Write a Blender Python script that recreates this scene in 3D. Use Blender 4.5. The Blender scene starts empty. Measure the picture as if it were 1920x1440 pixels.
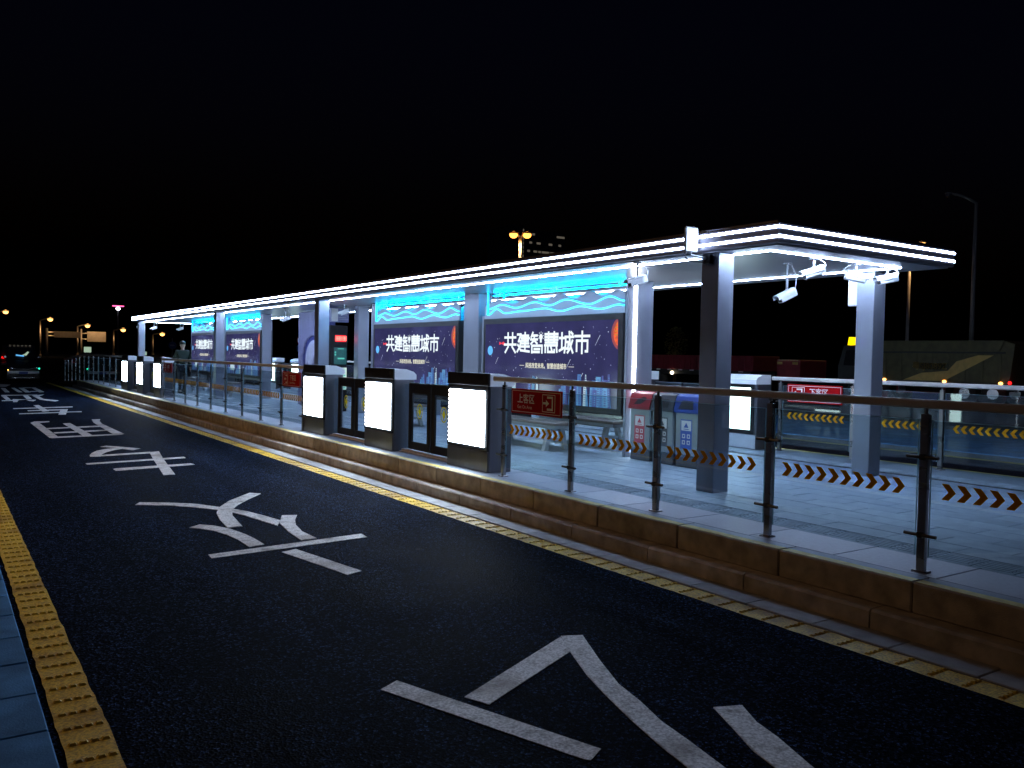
import bpy, bmesh, math, random
from mathutils import Vector, Matrix

random.seed(7)
SC = bpy.context.scene
COL = SC.collection
R = math.radians

# ------------------------------------------------------------------ camera
YAW, PITCH, ROLL = 0.5967648, 0.0317802, 0.0195806
cam = bpy.data.cameras.new('camera')
cam.sensor_fit = 'HORIZONTAL'
cam.sensor_width = 36.0
cam.lens = 36.0 * 1595.98 / 1920.0
cam.clip_start = 0.05
cam.clip_end = 3000
cam_o = bpy.data.objects.new('camera', cam)
COL.objects.link(cam_o)
_fw = Vector((math.sin(YAW) * math.cos(PITCH), math.cos(YAW) * math.cos(PITCH), -math.sin(PITCH)))
_rt = Vector((math.cos(YAW), -math.sin(YAW), 0))
_up = _rt.cross(_fw)
_r2 = math.cos(ROLL) * _rt + math.sin(ROLL) * _up
_u2 = -math.sin(ROLL) * _rt + math.cos(ROLL) * _up
cam_o.matrix_world = Matrix(((_r2.x, _u2.x, -_fw.x, 0), (_r2.y, _u2.y, -_fw.y, 0),
                             (_r2.z, _u2.z, -_fw.z, 1.8), (0, 0, 0, 1)))
SC.camera = cam_o

# ------------------------------------------------------------------ night sky, moon-weak sun, exposure
world = bpy.data.worlds.new('World')
SC.world = world
world.use_nodes = True
wn = world.node_tree
sky = wn.nodes.new('ShaderNodeTexSky')
sky.sky_type = 'NISHITA'
sky.sun_disc = False
sky.sun_elevation = R(-3)
sky.sun_rotation = R(200)
tint = wn.nodes.new('ShaderNodeMix')
tint.data_type, tint.blend_type = 'RGBA', 'MULTIPLY'
tint.inputs[0].default_value = 1.0
tint.inputs[7].default_value = (0.42, 0.55, 1.6, 1)
wn.links.new(sky.outputs[0], tint.inputs[6])
wn.links.new(tint.outputs[2], wn.nodes['Background'].inputs[0])
wn.nodes['Background'].inputs[1].default_value = 0.02
sun = bpy.data.lights.new('moonlight', 'SUN')
sun.energy = 0.002
sun.angle = R(0.5)
sun.color = (0.8, 0.87, 1.0)
sun_o = bpy.data.objects.new('moonlight', sun)
sun_o.rotation_euler = (R(50), 0, R(200))
COL.objects.link(sun_o)
SC.view_settings.view_transform = 'Standard'
SC.view_settings.look = 'None'
SC.view_settings.gamma = 1
SC.view_settings.exposure = 0.3
SC.view_settings.use_curve_mapping = False
cy = SC.cycles
cy.use_denoising = True
cy.max_bounces = 8
cy.diffuse_bounces = 3
cy.glossy_bounces = 4
cy.transmission_bounces = 6
cy.transparent_max_bounces = 24
cy.caustics_reflective = False
cy.caustics_refractive = False
cy.sample_clamp_indirect = 6.0
cy.use_light_tree = True

# ------------------------------------------------------------------ materials
MATS = {}


def _nodes(name):
    m = bpy.data.materials.new(name)
    m.use_nodes = True
    nt = m.node_tree
    return m, nt, nt.nodes['Principled BSDF']


def surf(name, col, rough=0.6, metal=0.0, var=0.15, scale=6.0, bump=0.0, bscale=60.0, rvar=0.1, stretch=(1, 1, 1), coat=0.0, spec=0.5, ov=0.0):
    """plain procedural surface: noise moves the colour and the gloss, fine noise the relief"""
    m, nt, b = _nodes(name)
    N, L = nt.nodes.new, nt.links.new
    tc = N('ShaderNodeTexCoord')
    mp = N('ShaderNodeMapping')
    mp.inputs['Scale'].default_value = stretch
    L(tc.outputs['Object'], mp.inputs[0])
    oi = N('ShaderNodeObjectInfo')
    ofs = N('ShaderNodeVectorMath')
    ofs.operation = 'MULTIPLY_ADD'
    ofs.inputs[1].default_value = (31, 17, 23)
    L(oi.outputs['Random'], ofs.inputs[0])
    L(mp.outputs[0], ofs.inputs[2])
    mp = ofs
    nz = N('ShaderNodeTexNoise')
    nz.inputs['Scale'].default_value = scale
    nz.inputs['Detail'].default_value = 6
    L(mp.outputs[0], nz.inputs['Vector'])
    cr = N('ShaderNodeValToRGB')
    cr.color_ramp.elements[0].position = 0.3
    cr.color_ramp.elements[1].position = 0.7
    cr.color_ramp.elements[0].color = [c * (1 - var) for c in col] + [1]
    cr.color_ramp.elements[1].color = [min(1, c * (1 + var)) for c in col] + [1]
    L(nz.outputs['Fac'], cr.inputs[0])
    hv = N('ShaderNodeHueSaturation')
    vr = N('ShaderNodeMapRange')
    vr.inputs['To Min'].default_value = 1 - ov
    vr.inputs['To Max'].default_value = 1 + ov
    L(oi.outputs['Random'], vr.inputs[0])
    L(vr.outputs[0], hv.inputs['Value'])
    L(cr.outputs[0], hv.inputs['Color'])
    L(hv.outputs[0], b.inputs['Base Color'])
    mr = N('ShaderNodeMapRange')
    mr.inputs['To Min'].default_value = max(0.02, rough - rvar)
    mr.inputs['To Max'].default_value = min(1, rough + rvar)
    L(nz.outputs['Fac'], mr.inputs[0])
    L(mr.outputs[0], b.inputs['Roughness'])
    b.inputs['Metallic'].default_value = metal
    b.inputs['Coat Weight'].default_value = coat
    b.inputs['Specular IOR Level'].default_value = spec
    if bump:
        n2 = N('ShaderNodeTexNoise')
        n2.inputs['Scale'].default_value = bscale
        n2.inputs['Detail'].default_value = 4
        L(mp.outputs[0], n2.inputs['Vector'])
        bp = N('ShaderNodeBump')
        bp.inputs['Strength'].default_value = bump
        bp.inputs['Distance'].default_value = 0.01
        L(n2.outputs['Fac'], bp.inputs['Height'])
        L(bp.outputs[0], b.inputs['Normal'])
    MATS[name] = m
    return m


def glow(name, col, strength, base=(0.02, 0.02, 0.02), var=0.0, scale=3.0, rough=0.3):
    """something that gives off light: a tube, a lit panel, a lamp lens"""
    m, nt, b = _nodes(name)
    b.inputs['Base Color'].default_value = (*base, 1)
    b.inputs['Roughness'].default_value = rough
    b.inputs['Emission Color'].default_value = (*col, 1)
    b.inputs['Emission Strength'].default_value = strength
    if var:
        tc = nt.nodes.new('ShaderNodeTexCoord')
        nz = nt.nodes.new('ShaderNodeTexNoise')
        nz.inputs['Scale'].default_value = scale
        nt.links.new(tc.outputs['Object'], nz.inputs['Vector'])
        mr = nt.nodes.new('ShaderNodeMapRange')
        mr.inputs['From Min'].default_value = 0.3
        mr.inputs['From Max'].default_value = 0.7
        mr.inputs['To Min'].default_value = strength * (1 - var)
        mr.inputs['To Max'].default_value = strength * (1 + var)
        nt.links.new(nz.outputs['Fac'], mr.inputs[0])
        nt.links.new(mr.outputs[0], b.inputs['Emission Strength'])
    MATS[name] = m
    return m


def glass(name, tint=(0.86, 0.93, 0.95), refl=0.09, rough=0.02):
    m = bpy.data.materials.new(name)
    m.use_nodes = True
    nt = m.node_tree
    nt.nodes.remove(nt.nodes['Principled BSDF'])
    N, L = nt.nodes.new, nt.links.new
    tr = N('ShaderNodeBsdfTransparent')
    tr.inputs[0].default_value = (*tint, 1)
    gl = N('ShaderNodeBsdfGlossy')
    gl.inputs['Roughness'].default_value = rough
    lw = N('ShaderNodeLayerWeight')
    lw.inputs['Blend'].default_value = 0.5
    pw = N('ShaderNodeMath')
    pw.operation = 'POWER'
    pw.inputs[1].default_value = 4.0
    L(lw.outputs['Facing'], pw.inputs[0])
    ad = N('ShaderNodeMath')
    ad.operation = 'MULTIPLY_ADD'
    ad.inputs[1].default_value = 0.7
    ad.inputs[2].default_value = refl * 0.4
    L(pw.outputs[0], ad.inputs[0])
    df = N('ShaderNodeBsdfDiffuse')
    df.inputs[0].default_value = (0.75, 0.85, 0.9, 1)
    dn = N('ShaderNodeTexNoise')
    dn.inputs['Scale'].default_value = 3.0
    dn.inputs['Detail'].default_value = 6
    dr = N('ShaderNodeMapRange')
    dr.inputs['From Min'].default_value = 0.35
    dr.inputs['From Max'].default_value = 0.75
    dr.inputs['To Min'].default_value = 0.008
    dr.inputs['To Max'].default_value = 0.04
    L(dn.outputs['Fac'], dr.inputs[0])
    haze = N('ShaderNodeMixShader')  # pale diffuse haze mixed in so the panes glow faintly
    L(dr.outputs[0], haze.inputs[0])
    L(tr.outputs[0], haze.inputs[1])
    L(df.outputs[0], haze.inputs[2])
    mx = N('ShaderNodeMixShader')
    L(ad.outputs[0], mx.inputs[0])
    L(haze.outputs[0], mx.inputs[1])
    L(gl.outputs[0], mx.inputs[2])
    L(mx.outputs[0], nt.nodes['Material Output'].inputs[0])
    MATS[name] = m
    return m


def asphalt():
    m, nt, b = _nodes('asphalt')
    N, L = nt.nodes.new, nt.links.new
    tc = N('ShaderNodeNewGeometry')
    cols = []
    for sc_, lo, hi in ((75, (0.0018, 0.0034, 0.0088), (0.064, 0.105, 0.22)), (190, (0.25, 0.25, 0.25), (1.9, 1.9, 1.95))):
        v = N('ShaderNodeTexVoronoi')
        v.inputs['Scale'].default_value = sc_
        L(tc.outputs['Position'], v.inputs['Vector'])
        cr = N('ShaderNodeValToRGB')
        e = cr.color_ramp.elements
        e[0].position, e[0].color = 0.3, (*lo, 1)
        e[1].position, e[1].color = 1.0, (*hi, 1)
        el = e.new(0.78)
        el.color = tuple(lo[i] + (hi[i] - lo[i]) * 0.16 for i in range(3)) + (1,)
        sep = N('ShaderNodeSeparateColor')
        L(v.outputs['Color'], sep.inputs[0])
        L(sep.outputs[0], cr.inputs[0])
        cols.append((cr, v))
    n1 = N('ShaderNodeTexNoise')
    n1.inputs['Scale'].default_value = 0.6
    n1.inputs['Detail'].default_value = 8
    L(tc.outputs['Position'], n1.inputs['Vector'])
    mx = N('ShaderNodeMix')
    mx.data_type, mx.blend_type = 'RGBA', 'MULTIPLY'
    mx.inputs[0].default_value = 1
    L(cols[0][0].outputs[0], mx.inputs[6])
    L(cols[1][0].outputs[0], mx.inputs[7])
    mr = N('ShaderNodeMapRange')
    mr.inputs['From Min'].default_value = 0.3
    mr.inputs['From Max'].default_value = 0.72
    mr.inputs['To Min'].default_value = 0.6
    mr.inputs['To Max'].default_value = 1.35
    L(n1.outputs['Fac'], mr.inputs[0])
    hv = N('ShaderNodeHueSaturation')
    L(mx.outputs[2], hv.inputs['Color'])
    # wheel paths run along the lane, a little paler and smoother
    mpw = N('ShaderNodeMapping')
    mpw.inputs['Scale'].default_value = (1.1, 0.035, 1)
    L(tc.outputs['Position'], mpw.inputs[0])
    nw = N('ShaderNodeTexNoise')
    nw.inputs['Scale'].default_value = 1.6
    nw.inputs['Detail'].default_value = 5
    L(mpw.outputs[0], nw.inputs['Vector'])
    mw = N('ShaderNodeMapRange')
    mw.inputs['From Min'].default_value = 0.35
    mw.inputs['From Max'].default_value = 0.65
    mw.inputs['To Min'].default_value = 0.7
    mw.inputs['To Max'].default_value = 1.35
    L(nw.outputs['Fac'], mw.inputs[0])
    mm = N('ShaderNodeMath')
    mm.operation = 'MULTIPLY'
    L(mr.outputs[0], mm.inputs[0])
    L(mw.outputs[0], mm.inputs[1])
    L(mm.outputs[0], hv.inputs['Value'])
    # scattered pale scuffs and grit
    nf = N('ShaderNodeTexNoise')
    nf.inputs['Scale'].default_value = 5.5
    nf.inputs['Detail'].default_value = 3
    L(tc.outputs['Position'], nf.inputs['Vector'])
    rf = N('ShaderNodeMapRange')
    rf.inputs['From Min'].default_value = 0.70
    rf.inputs['From Max'].default_value = 0.78
    rf.inputs['To Max'].default_value = 0.55
    L(nf.outputs['Fac'], rf.inputs[0])
    mf = N('ShaderNodeMix')
    mf.data_type = 'RGBA'
    L(rf.outputs[0], mf.inputs[0])
    L(hv.outputs[0], mf.inputs[6])
    mf.inputs[7].default_value = (0.075, 0.072, 0.07, 1)
    L(mf.outputs[2], b.inputs['Base Color'])
    mr2 = N('ShaderNodeMapRange')
    mr2.inputs['To Min'].default_value = 0.50
    mr2.inputs['To Max'].default_value = 0.85
    L(n1.outputs['Fac'], mr2.inputs[0])
    L(mr2.outputs[0], b.inputs['Roughness'])
    b.inputs['Specular IOR Level'].default_value = 0.004
    b.inputs['Specular Tint'].default_value = (0.65, 0.8, 1.0, 1)
    bp = N('ShaderNodeBump')
    bp.inputs['Strength'].default_value = 0.9
    bp.inputs['Distance'].default_value = 0.006
    L(cols[0][1].outputs['Distance'], bp.inputs['Height'])
    L(bp.outputs[0], b.inputs['Normal'])
    MATS['asphalt'] = m


def worn_paint(name, col, grime, thr=0.62, scale=9.0):
    """road paint worn through in patches"""
    m, nt, b = _nodes(name)
    N, L = nt.nodes.new, nt.links.new
    tc = N('ShaderNodeNewGeometry')
    n1 = N('ShaderNodeTexNoise')
    n1.inputs['Scale'].default_value = scale
    n1.inputs['Detail'].default_value = 10
    n1.inputs['Roughness'].default_value = 0.7
    n2 = N('ShaderNodeTexNoise')
    n2.inputs['Scale'].default_value = 70
    n2.inputs['Detail'].default_value = 4
    n3 = N('ShaderNodeTexNoise')
    n3.inputs['Scale'].default_value = 1.7
    for n in (n1, n2, n3):
        L(tc.outputs['Position'], n.inputs['Vector'])
    cr = N('ShaderNodeValToRGB')
    e = cr.color_ramp.elements
    e[0].position, e[0].color = thr - 0.1, (*col, 1)
    e[1].position, e[1].color = thr + 0.08, (*grime, 1)
    L(n1.outputs['Fac'], cr.inputs[0])
    mx = N('ShaderNodeMix')
    mx.data_type = 'RGBA'
    mx.blend_type = 'MULTIPLY'
    mx.inputs[0].default_value = 1
    c2 = N('ShaderNodeValToRGB')
    c2.color_ramp.elements[0].position = 0.35
    c2.color_ramp.elements[0].color = (0.5, 0.49, 0.48, 1)
    c2.color_ramp.elements[1].position = 0.62
    c2.color_ramp.elements[1].color = (1, 1, 1, 1)
    L(n2.outputs['Fac'], c2.inputs[0])
    L(cr.outputs[0], mx.inputs[6])
    L(c2.outputs[0], mx.inputs[7])
    m3 = N('ShaderNodeMix')
    m3.data_type = 'RGBA'
    m3.blend_type = 'MULTIPLY'
    m3.inputs[0].default_value = 1
    c3 = N('ShaderNodeValToRGB')
    c3.color_ramp.elements[0].position = 0.34
    c3.color_ramp.elements[0].color = (0.58, 0.52, 0.47, 1)
    c3.color_ramp.elements[1].position = 0.47
    c3.color_ramp.elements[1].color = (1, 1, 1, 1)
    L(n3.outputs['Fac'], c3.inputs[0])
    L(mx.outputs[2], m3.inputs[6])
    L(c3.outputs[0], m3.inputs[7])
    L(m3.outputs[2], b.inputs['Base Color'])
    b.inputs['Roughness'].default_value = 0.65
    bp = N('ShaderNodeBump')
    bp.inputs['Strength'].default_value = 0.4
    bp.inputs['Distance'].default_value = 0.004
    L(n2.outputs['Fac'], bp.inputs['Height'])
    L(bp.outputs[0], b.inputs['Normal'])
    MATS[name] = m


def film(name, col, through=0.5):
    """thin coloured film that lets some light through"""
    m = bpy.data.materials.new(name)
    m.use_nodes = True
    nt = m.node_tree
    nt.nodes.remove(nt.nodes['Principled BSDF'])
    N, L = nt.nodes.new, nt.links.new
    nz = N('ShaderNodeTexNoise')
    nz.inputs['Scale'].default_value = 20
    cr = N('ShaderNodeValToRGB')
    cr.color_ramp.elements[0].color = (*[c * 0.85 for c in col], 1)
    cr.color_ramp.elements[1].color = (*col, 1)
    L(nz.outputs['Fac'], cr.inputs[0])
    d, t, mx = N('ShaderNodeBsdfDiffuse'), N('ShaderNodeBsdfTranslucent'), N('ShaderNodeMixShader')
    L(cr.outputs[0], d.inputs[0])
    L(cr.outputs[0], t.inputs[0])
    mx.inputs[0].default_value = through
    L(d.outputs[0], mx.inputs[1])
    L(t.outputs[0], mx.inputs[2])
    L(mx.outputs[0], nt.nodes['Material Output'].inputs[0])
    MATS[name] = m


asphalt()
worn_paint('white_paint', (0.80, 0.80, 0.80), (0.30, 0.28, 0.26), 0.60)
worn_paint('yellow_paint', (0.80, 0.52, 0.03), (0.30, 0.20, 0.05), 0.63, 14)
surf('granite_face', (0.44, 0.40, 0.35), 0.75, 0, 0.34, 7, 0.4, 140, ov=0.16)
surf('granite_edge', (0.21, 0.25, 0.31), 0.55, 0, 0.12, 30, 0.15, 150, ov=0.16)
surf('yellow_edge', (0.58, 0.45, 0.12), 0.6, 0, 0.25, 12, 0.15, 120)
surf('gutter_concrete', (0.33, 0.34, 0.35), 0.7, 0, 0.25, 7, 0.3, 120, ov=0.16)
surf('joint_dark', (0.05, 0.05, 0.055), 0.85, 0, 0.2, 10)
surf('paver', (0.34, 0.40, 0.47), 0.5, 0, 0.16, 9, 0.12, 130, ov=0.16)
surf('paver_tactile', (0.31, 0.37, 0.44), 0.55, 0, 0.2, 9, 0.12, 130, ov=0.16)
surf('pavement_stone', (0.06, 0.20, 0.42), 0.8, 0, 0.3, 5, 0.25, 90, spec=0.08, ov=0.16)
surf('metal_paint', (0.26, 0.28, 0.34), 0.36, 0.35, 0.06, 3, 0.05, 300)
surf('dark_metal_paint', (0.16, 0.15, 0.17), 0.4, 0.5, 0.1, 3)
surf('soffit_metal', (0.66, 0.68, 0.74), 0.30, 0.7, 0.02, 0.5, 0.0, 60, 0.0)
surf('fascia_metal', (0.30, 0.28, 0.33), 0.35, 0.7, 0.08, 3)
surf('steel', (0.34, 0.33, 0.33), 0.28, 0.95, 0.08, 5, 0.04, 200, 0.08, (1, 0.1, 1))
surf('steel_brushed_dark', (0.17, 0.165, 0.18), 0.38, 0.8, 0.12, 4, 0.05, 150, 0.1, (1, 1, 0.08))
surf('handrail_metal', (0.60, 0.56, 0.52), 0.45, 0.05, 0.1, 6, 0.04, 160, 0.1, (4, 0.3, 4))
surf('black_plastic', (0.014, 0.014, 0.016), 0.5, 0, 0.2, 8, spec=0.25)
surf('black_metal', (0.03, 0.03, 0.032), 0.4, 0.4, 0.2, 8)
surf('white_plastic', (0.88, 0.88, 0.90), 0.45, 0, 0.06, 4, 0, 60, 0.05)
surf('white_metal', (0.70, 0.71, 0.76), 0.35, 0.1, 0.06, 4)
film('chevron_film', (0.85, 0.37, 0.015), 0.08)
surf('sign_red', (0.36, 0.003, 0.005), 0.6, 0, 0.08, 6, spec=0.05)
surf('sign_white', (0.78, 0.76, 0.74), 0.45, 0, 0.05, 6)
surf('bin_metal', (0.28, 0.31, 0.33), 0.4, 0.5, 0.1, 5)
surf('bin_base', (0.06, 0.07, 0.09), 0.5, 0, 0.1, 5)
surf('lid_red', (0.26, 0.012, 0.02), 0.35, 0, 0.1, 5)
surf('lid_black', (0.035, 0.04, 0.05), 0.35, 0, 0.1, 5)
surf('lid_blue', (0.010, 0.045, 0.24), 0.35, 0, 0.1, 5)
surf('sticker_red', (0.55, 0.06, 0.09), 0.5)
surf('sticker_black', (0.05, 0.055, 0.07), 0.5)
surf('sticker_blue', (0.03, 0.10, 0.42), 0.5)
film('sticker_yellow', (0.95, 0.62, 0.02), 0.6)
surf('bench_slab', (0.20, 0.15, 0.13), 0.5, 0, 0.2, 8)
surf('bench_stone', (0.42, 0.43, 0.45), 0.5, 0, 0.12, 8)
surf('slat_purple', (0.26, 0.26, 0.42), 0.45, 0, 0.06, 4)
surf('wave_panel', (0.36, 0.39, 0.48), 0.5, 0, 0.05, 4)
surf('arch_blue', (0.03, 0.04, 0.22), 0.4)
surf('print_pale', (0.50, 0.52, 0.66), 0.5)
surf('tyre', (0.02, 0.02, 0.02), 0.8)
surf('car_paint_black', (0.015, 0.015, 0.018), 0.22, 0.2, 0.1, 3, coat=0.6)
surf('car_glass', (0.02, 0.022, 0.025), 0.06, 0, 0.1, 3)
surf('chrome', (0.6, 0.6, 0.62), 0.12, 1.0, 0.05, 3)
surf('plate_blue', (0.02, 0.06, 0.32), 0.4)
surf('truck_body', (0.10, 0.09, 0.035), 0.6, 0, 0.3, 3, 0.1, 20)
surf('truck_stripe', (0.62, 0.42, 0.12), 0.6, 0, 0.15, 4)
surf('truck_dark', (0.03, 0.032, 0.03), 0.6)
surf('trailer_red', (0.22, 0.02, 0.03), 0.6, 0, 0.2, 3)
surf('lamp_pole', (0.42, 0.40, 0.38), 0.5, 0.4, 0.08, 3)
surf('sign_back', (0.40, 0.38, 0.34), 0.55, 0.3, 0.12, 1.5)
surf('sign_blue', (0.03, 0.16, 0.50), 0.5)
surf('sign_green', (0.03, 0.22, 0.12), 0.5)
surf('jacket', (0.008, 0.016, 0.011), 0.85, 0, 0.2, 12, 0.2, 60)
surf('trousers', (0.02, 0.024, 0.04), 0.85, 0, 0.2, 12, 0.2, 60)
surf('skin', (0.50, 0.30, 0.21), 0.55)
surf('hair', (0.012, 0.010, 0.009), 0.5)
surf('concrete_dark', (0.12, 0.12, 0.13), 0.8, 0, 0.15, 0.3)
surf('bark', (0.10, 0.07, 0.05), 0.85, 0, 0.25, 6, 0.4, 20)
surf('leaf', (0.07, 0.10, 0.03), 0.6, 0, 0.4, 0.8)
glass('fence_glass', (0.84, 0.92, 0.94), 0.18, 0.02)
film('glass_edge', (0.45, 0.62, 0.66), 0.6)
glass('door_glass', (0.80, 0.88, 0.92))
WHT = (0.52, 0.68, 1.0)
glow('led_white', WHT, 55.0)
glow('led_soft', WHT, 125.0)
glow('led_end', (0.80, 0.86, 1.0), 30.0)
glow('lightbox', (0.70, 0.83, 1.0), 27.0, var=0.05)
glow('lightbox_inner', (0.72, 0.98, 0.96), 4.0, var=0.05)
glow('diode', (1.0, 0.86, 0.80), 14.0)
glow('neon_cyan', (0.0, 0.56, 1.0), 3.2)
glow('neon_ceiling', (0.0, 0.48, 1.0), 45.0)
glow('neon_core', (0.20, 0.80, 0.85), 2.4)
glow('poster_navy', (0.024, 0.023, 0.068), 1.0, (0.01, 0.01, 0.03), 0.22, 2.0, 0.12)
glow('poster_white', (0.80, 0.90, 0.95), 0.95)
glow('poster_cream', (0.80, 0.78, 0.62), 0.8)
glow('poster_star', (0.55, 0.62, 0.75), 0.8)
glow('poster_sky_a', (0.06, 0.20, 0.52), 0.6, var=0.2, scale=9)
glow('poster_sky_b', (0.12, 0.36, 0.70), 0.6, var=0.25, scale=9)
glow('poster_sky_c', (0.06, 0.08, 0.36), 0.6, var=0.2, scale=9)
glow('poster_sky_d', (0.45, 0.62, 0.72), 0.8, var=0.15, scale=9)
glow('poster_planet', (0.10, 0.42, 0.85), 1.0)
glow('poster_sun', (0.75, 0.09, 0.01), 0.8, var=0.6, scale=14)
glow('poster_sun_rim', (0.30, 0.05, 0.06), 0.8)
glow('poster_sun_hot', (0.8, 0.30, 0.02), 0.7)
glow('rocket_red', (0.8, 0.03, 0.05), 1.0)
glow('readout_red', (1.0, 0.01, 0.02), 1.2)
glow('readout_core', (1.0, 0.10, 0.08), 4.0)
glow('screen_teal', (0.008, 0.06, 0.07), 1.0, var=0.3, scale=12)
glow('screen_pale', (0.62, 0.80, 0.72), 0.95, var=0.1, scale=8)
glow('screen_mint', (0.10, 0.55, 0.46), 0.9)
glow('reflection_blue', (0.10, 0.38, 0.75), 1.2, var=0.2)
glow('sodium_lens', (1.0, 0.36, 0.05), 4.0)
glow('sodium_far', (1.0, 0.48, 0.12), 4.0)
glow('flood_white', (0.9, 0.95, 1.0), 12.0)
glow('flood_pink', (1.0, 0.1, 0.3), 2.5)
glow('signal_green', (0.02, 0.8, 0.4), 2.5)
glow('signal_red', (1.0, 0.01, 0.01), 3.0)
glow('amber_marker', (1.0, 0.42, 0.08), 6.0)
glow('beacon_yellow', (1.0, 0.72, 0.0), 1.6)
glow('window_dim', (0.30, 0.26, 0.20), 0.25)
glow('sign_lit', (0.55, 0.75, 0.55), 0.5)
glow('head_lamp', (1.0, 0.85, 0.6), 2.5)


# ------------------------------------------------------------------ mesh helpers
class MB:
    """collects shapes in world metres; build() links them as ONE mesh object under its thing"""

    def __init__(s):
        s.v, s.f = [], []

    def add(s, vs, fs):
        n = len(s.v)
        s.v += [tuple(p) for p in vs]
        s.f += [tuple(i + n for i in f) for f in fs]
        return s

    def box(s, x0, x1, y0, y1, z0, z1, b=0.0):
        c = ((x0 + x1) / 2, (y0 + y1) / 2, (z0 + z1) / 2)
        h = (abs(x1 - x0) / 2, abs(y1 - y0) / 2, abs(z1 - z0) / 2)
        b = min(b, 0.45 * min(h))
        if b <= 0:
            vs = [(x, y, z) for x in (x0, x1) for y in (y0, y1) for z in (z0, z1)]
            return s.add(vs, [(0, 1, 3, 2), (4, 6, 7, 5), (0, 4, 5, 1), (2, 3, 7, 6), (0, 2, 6, 4), (1, 5, 7, 3)])
        idx, vs = {}, []
        for sx in (-1, 1):
            for sy in (-1, 1):
                for sz in (-1, 1):
                    sg = (sx, sy, sz)
                    for k in range(3):
                        idx[sg + (k,)] = len(vs)
                        vs.append(tuple(c[i] + sg[i] * (h[i] if i == k else h[i] - b) for i in range(3)))
        fs = []
        for a in range(3):
            u, w = [i for i in range(3) if i != a]
            for sa in (-1, 1):
                q = []
                for su, sw in ((-1, -1), (1, -1), (1, 1), (-1, 1)):
                    g = [0, 0, 0]
                    g[a], g[u], g[w] = sa, su, sw
                    q.append(idx[tuple(g) + (a,)])
                fs.append(q)
        for cax in range(3):
            a, d = [i for i in range(3) if i != cax]
            for sa in (-1, 1):
                for sd in (-1, 1):
                    q = []
                    for sc_, k in ((-1, a), (1, a), (1, d), (-1, d)):
                        g = [0, 0, 0]
                        g[cax], g[a], g[d] = sc_, sa, sd
                        q.append(idx[tuple(g) + (k,)])
                    fs.append(q)
        for sx in (-1, 1):
            for sy in (-1, 1):
                for sz in (-1, 1):
                    fs.append([idx[(sx, sy, sz, k)] for k in range(3)])
        return s.add(vs, fs)

    def cyl(s, p0, p1, r0, r1=None, n=12, caps=True):
        r1 = r0 if r1 is None else r1
        p0, p1 = Vector(p0), Vector(p1)
        d = (p1 - p0).normalized()
        a = d.orthogonal().normalized()
        c = d.cross(a)
        vs = []
        for p, r in ((p0, r0), (p1, r1)):
            for i in range(n):
                t = 2 * math.pi * i / n
                vs.append(p + a * (r * math.cos(t)) + c * (r * math.sin(t)))
        fs = [(i, (i + 1) % n, n + (i + 1) % n, n + i) for i in range(n)]
        if caps:
            fs += [tuple(range(n - 1, -1, -1)), tuple(range(n, 2 * n))]
        return s.add(vs, fs)

    def tube(s, pts, r, n=8):
        pts = [Vector(p) for p in pts]
        vs, fs = [], []
        ref = None
        for i, p in enumerate(pts):
            d = (pts[min(i + 1, len(pts) - 1)] - pts[max(i - 1, 0)]).normalized()
            if ref is None:
                ref = d.orthogonal().normalized()
            a = (ref - d * ref.dot(d)).normalized()
            ref = a
            c = d.cross(a)
            for k in range(n):
                t = 2 * math.pi * k / n
                vs.append(p + a * (r * math.cos(t)) + c * (r * math.sin(t)))
        for i in range(len(pts) - 1):
            for k in range(n):
                fs.append((i * n + k, i * n + (k + 1) % n, (i + 1) * n + (k + 1) % n, (i + 1) * n + k))
        fs += [tuple(range(n - 1, -1, -1)), tuple(range((len(pts) - 1) * n, len(pts) * n))]
        return s.add(vs, fs)

    def prism(s, pts, place, w0, w1):
        """2-D outline pts, place(u, v, w) -> world point"""
        n = len(pts)
        vs = [place(u, v, w0) for u, v in pts] + [place(u, v, w1) for u, v in pts]
        fs = [tuple(range(n)), tuple(range(2 * n - 1, n - 1, -1))]
        fs += [(i, n + i, n + (i + 1) % n, (i + 1) % n) for i in range(n)]
        return s.add(vs, fs)

    def face(s, vs):
        return s.add(vs, [tuple(range(len(vs)))])

    def ball(s, c, r, n=10, m=7, sq=(1, 1, 1)):
        vs, fs = [], []
        for j in range(1, m):
            ph = math.pi * j / m
            for i in range(n):
                t = 2 * math.pi * i / n
                vs.append((c[0] + sq[0] * r * math.sin(ph) * math.cos(t), c[1] + sq[1] * r * math.sin(ph) * math.sin(t), c[2] + sq[2] * r * math.cos(ph)))
        top, bot = len(vs), len(vs) + 1
        vs += [(c[0], c[1], c[2] + sq[2] * r), (c[0], c[1], c[2] - sq[2] * r)]
        for i in range(n):
            fs.append((top, i, (i + 1) % n))
            fs.append((bot, (m - 2) * n + (i + 1) % n, (m - 2) * n + i))
            for j in range(m - 2):
                fs.append((j * n + i, (j + 1) * n + i, (j + 1) * n + (i + 1) % n, j * n + (i + 1) % n))
        return s.add(vs, fs)

    def mesh(s, name, mat, off=(0, 0, 0), smooth=False, recalc=True):
        me = bpy.data.meshes.new(name)
        me.from_pydata([(x - off[0], y - off[1], z - off[2]) for x, y, z in s.v], [], s.f)
        if recalc:
            bm = bmesh.new()
            bm.from_mesh(me)
            bmesh.ops.recalc_face_normals(bm, faces=bm.faces)
            bm.to_mesh(me)
            bm.free()
        if smooth:
            for p in me.polygons:
                p.use_smooth = True
        me.materials.append(MATS[mat])
        return me

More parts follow.
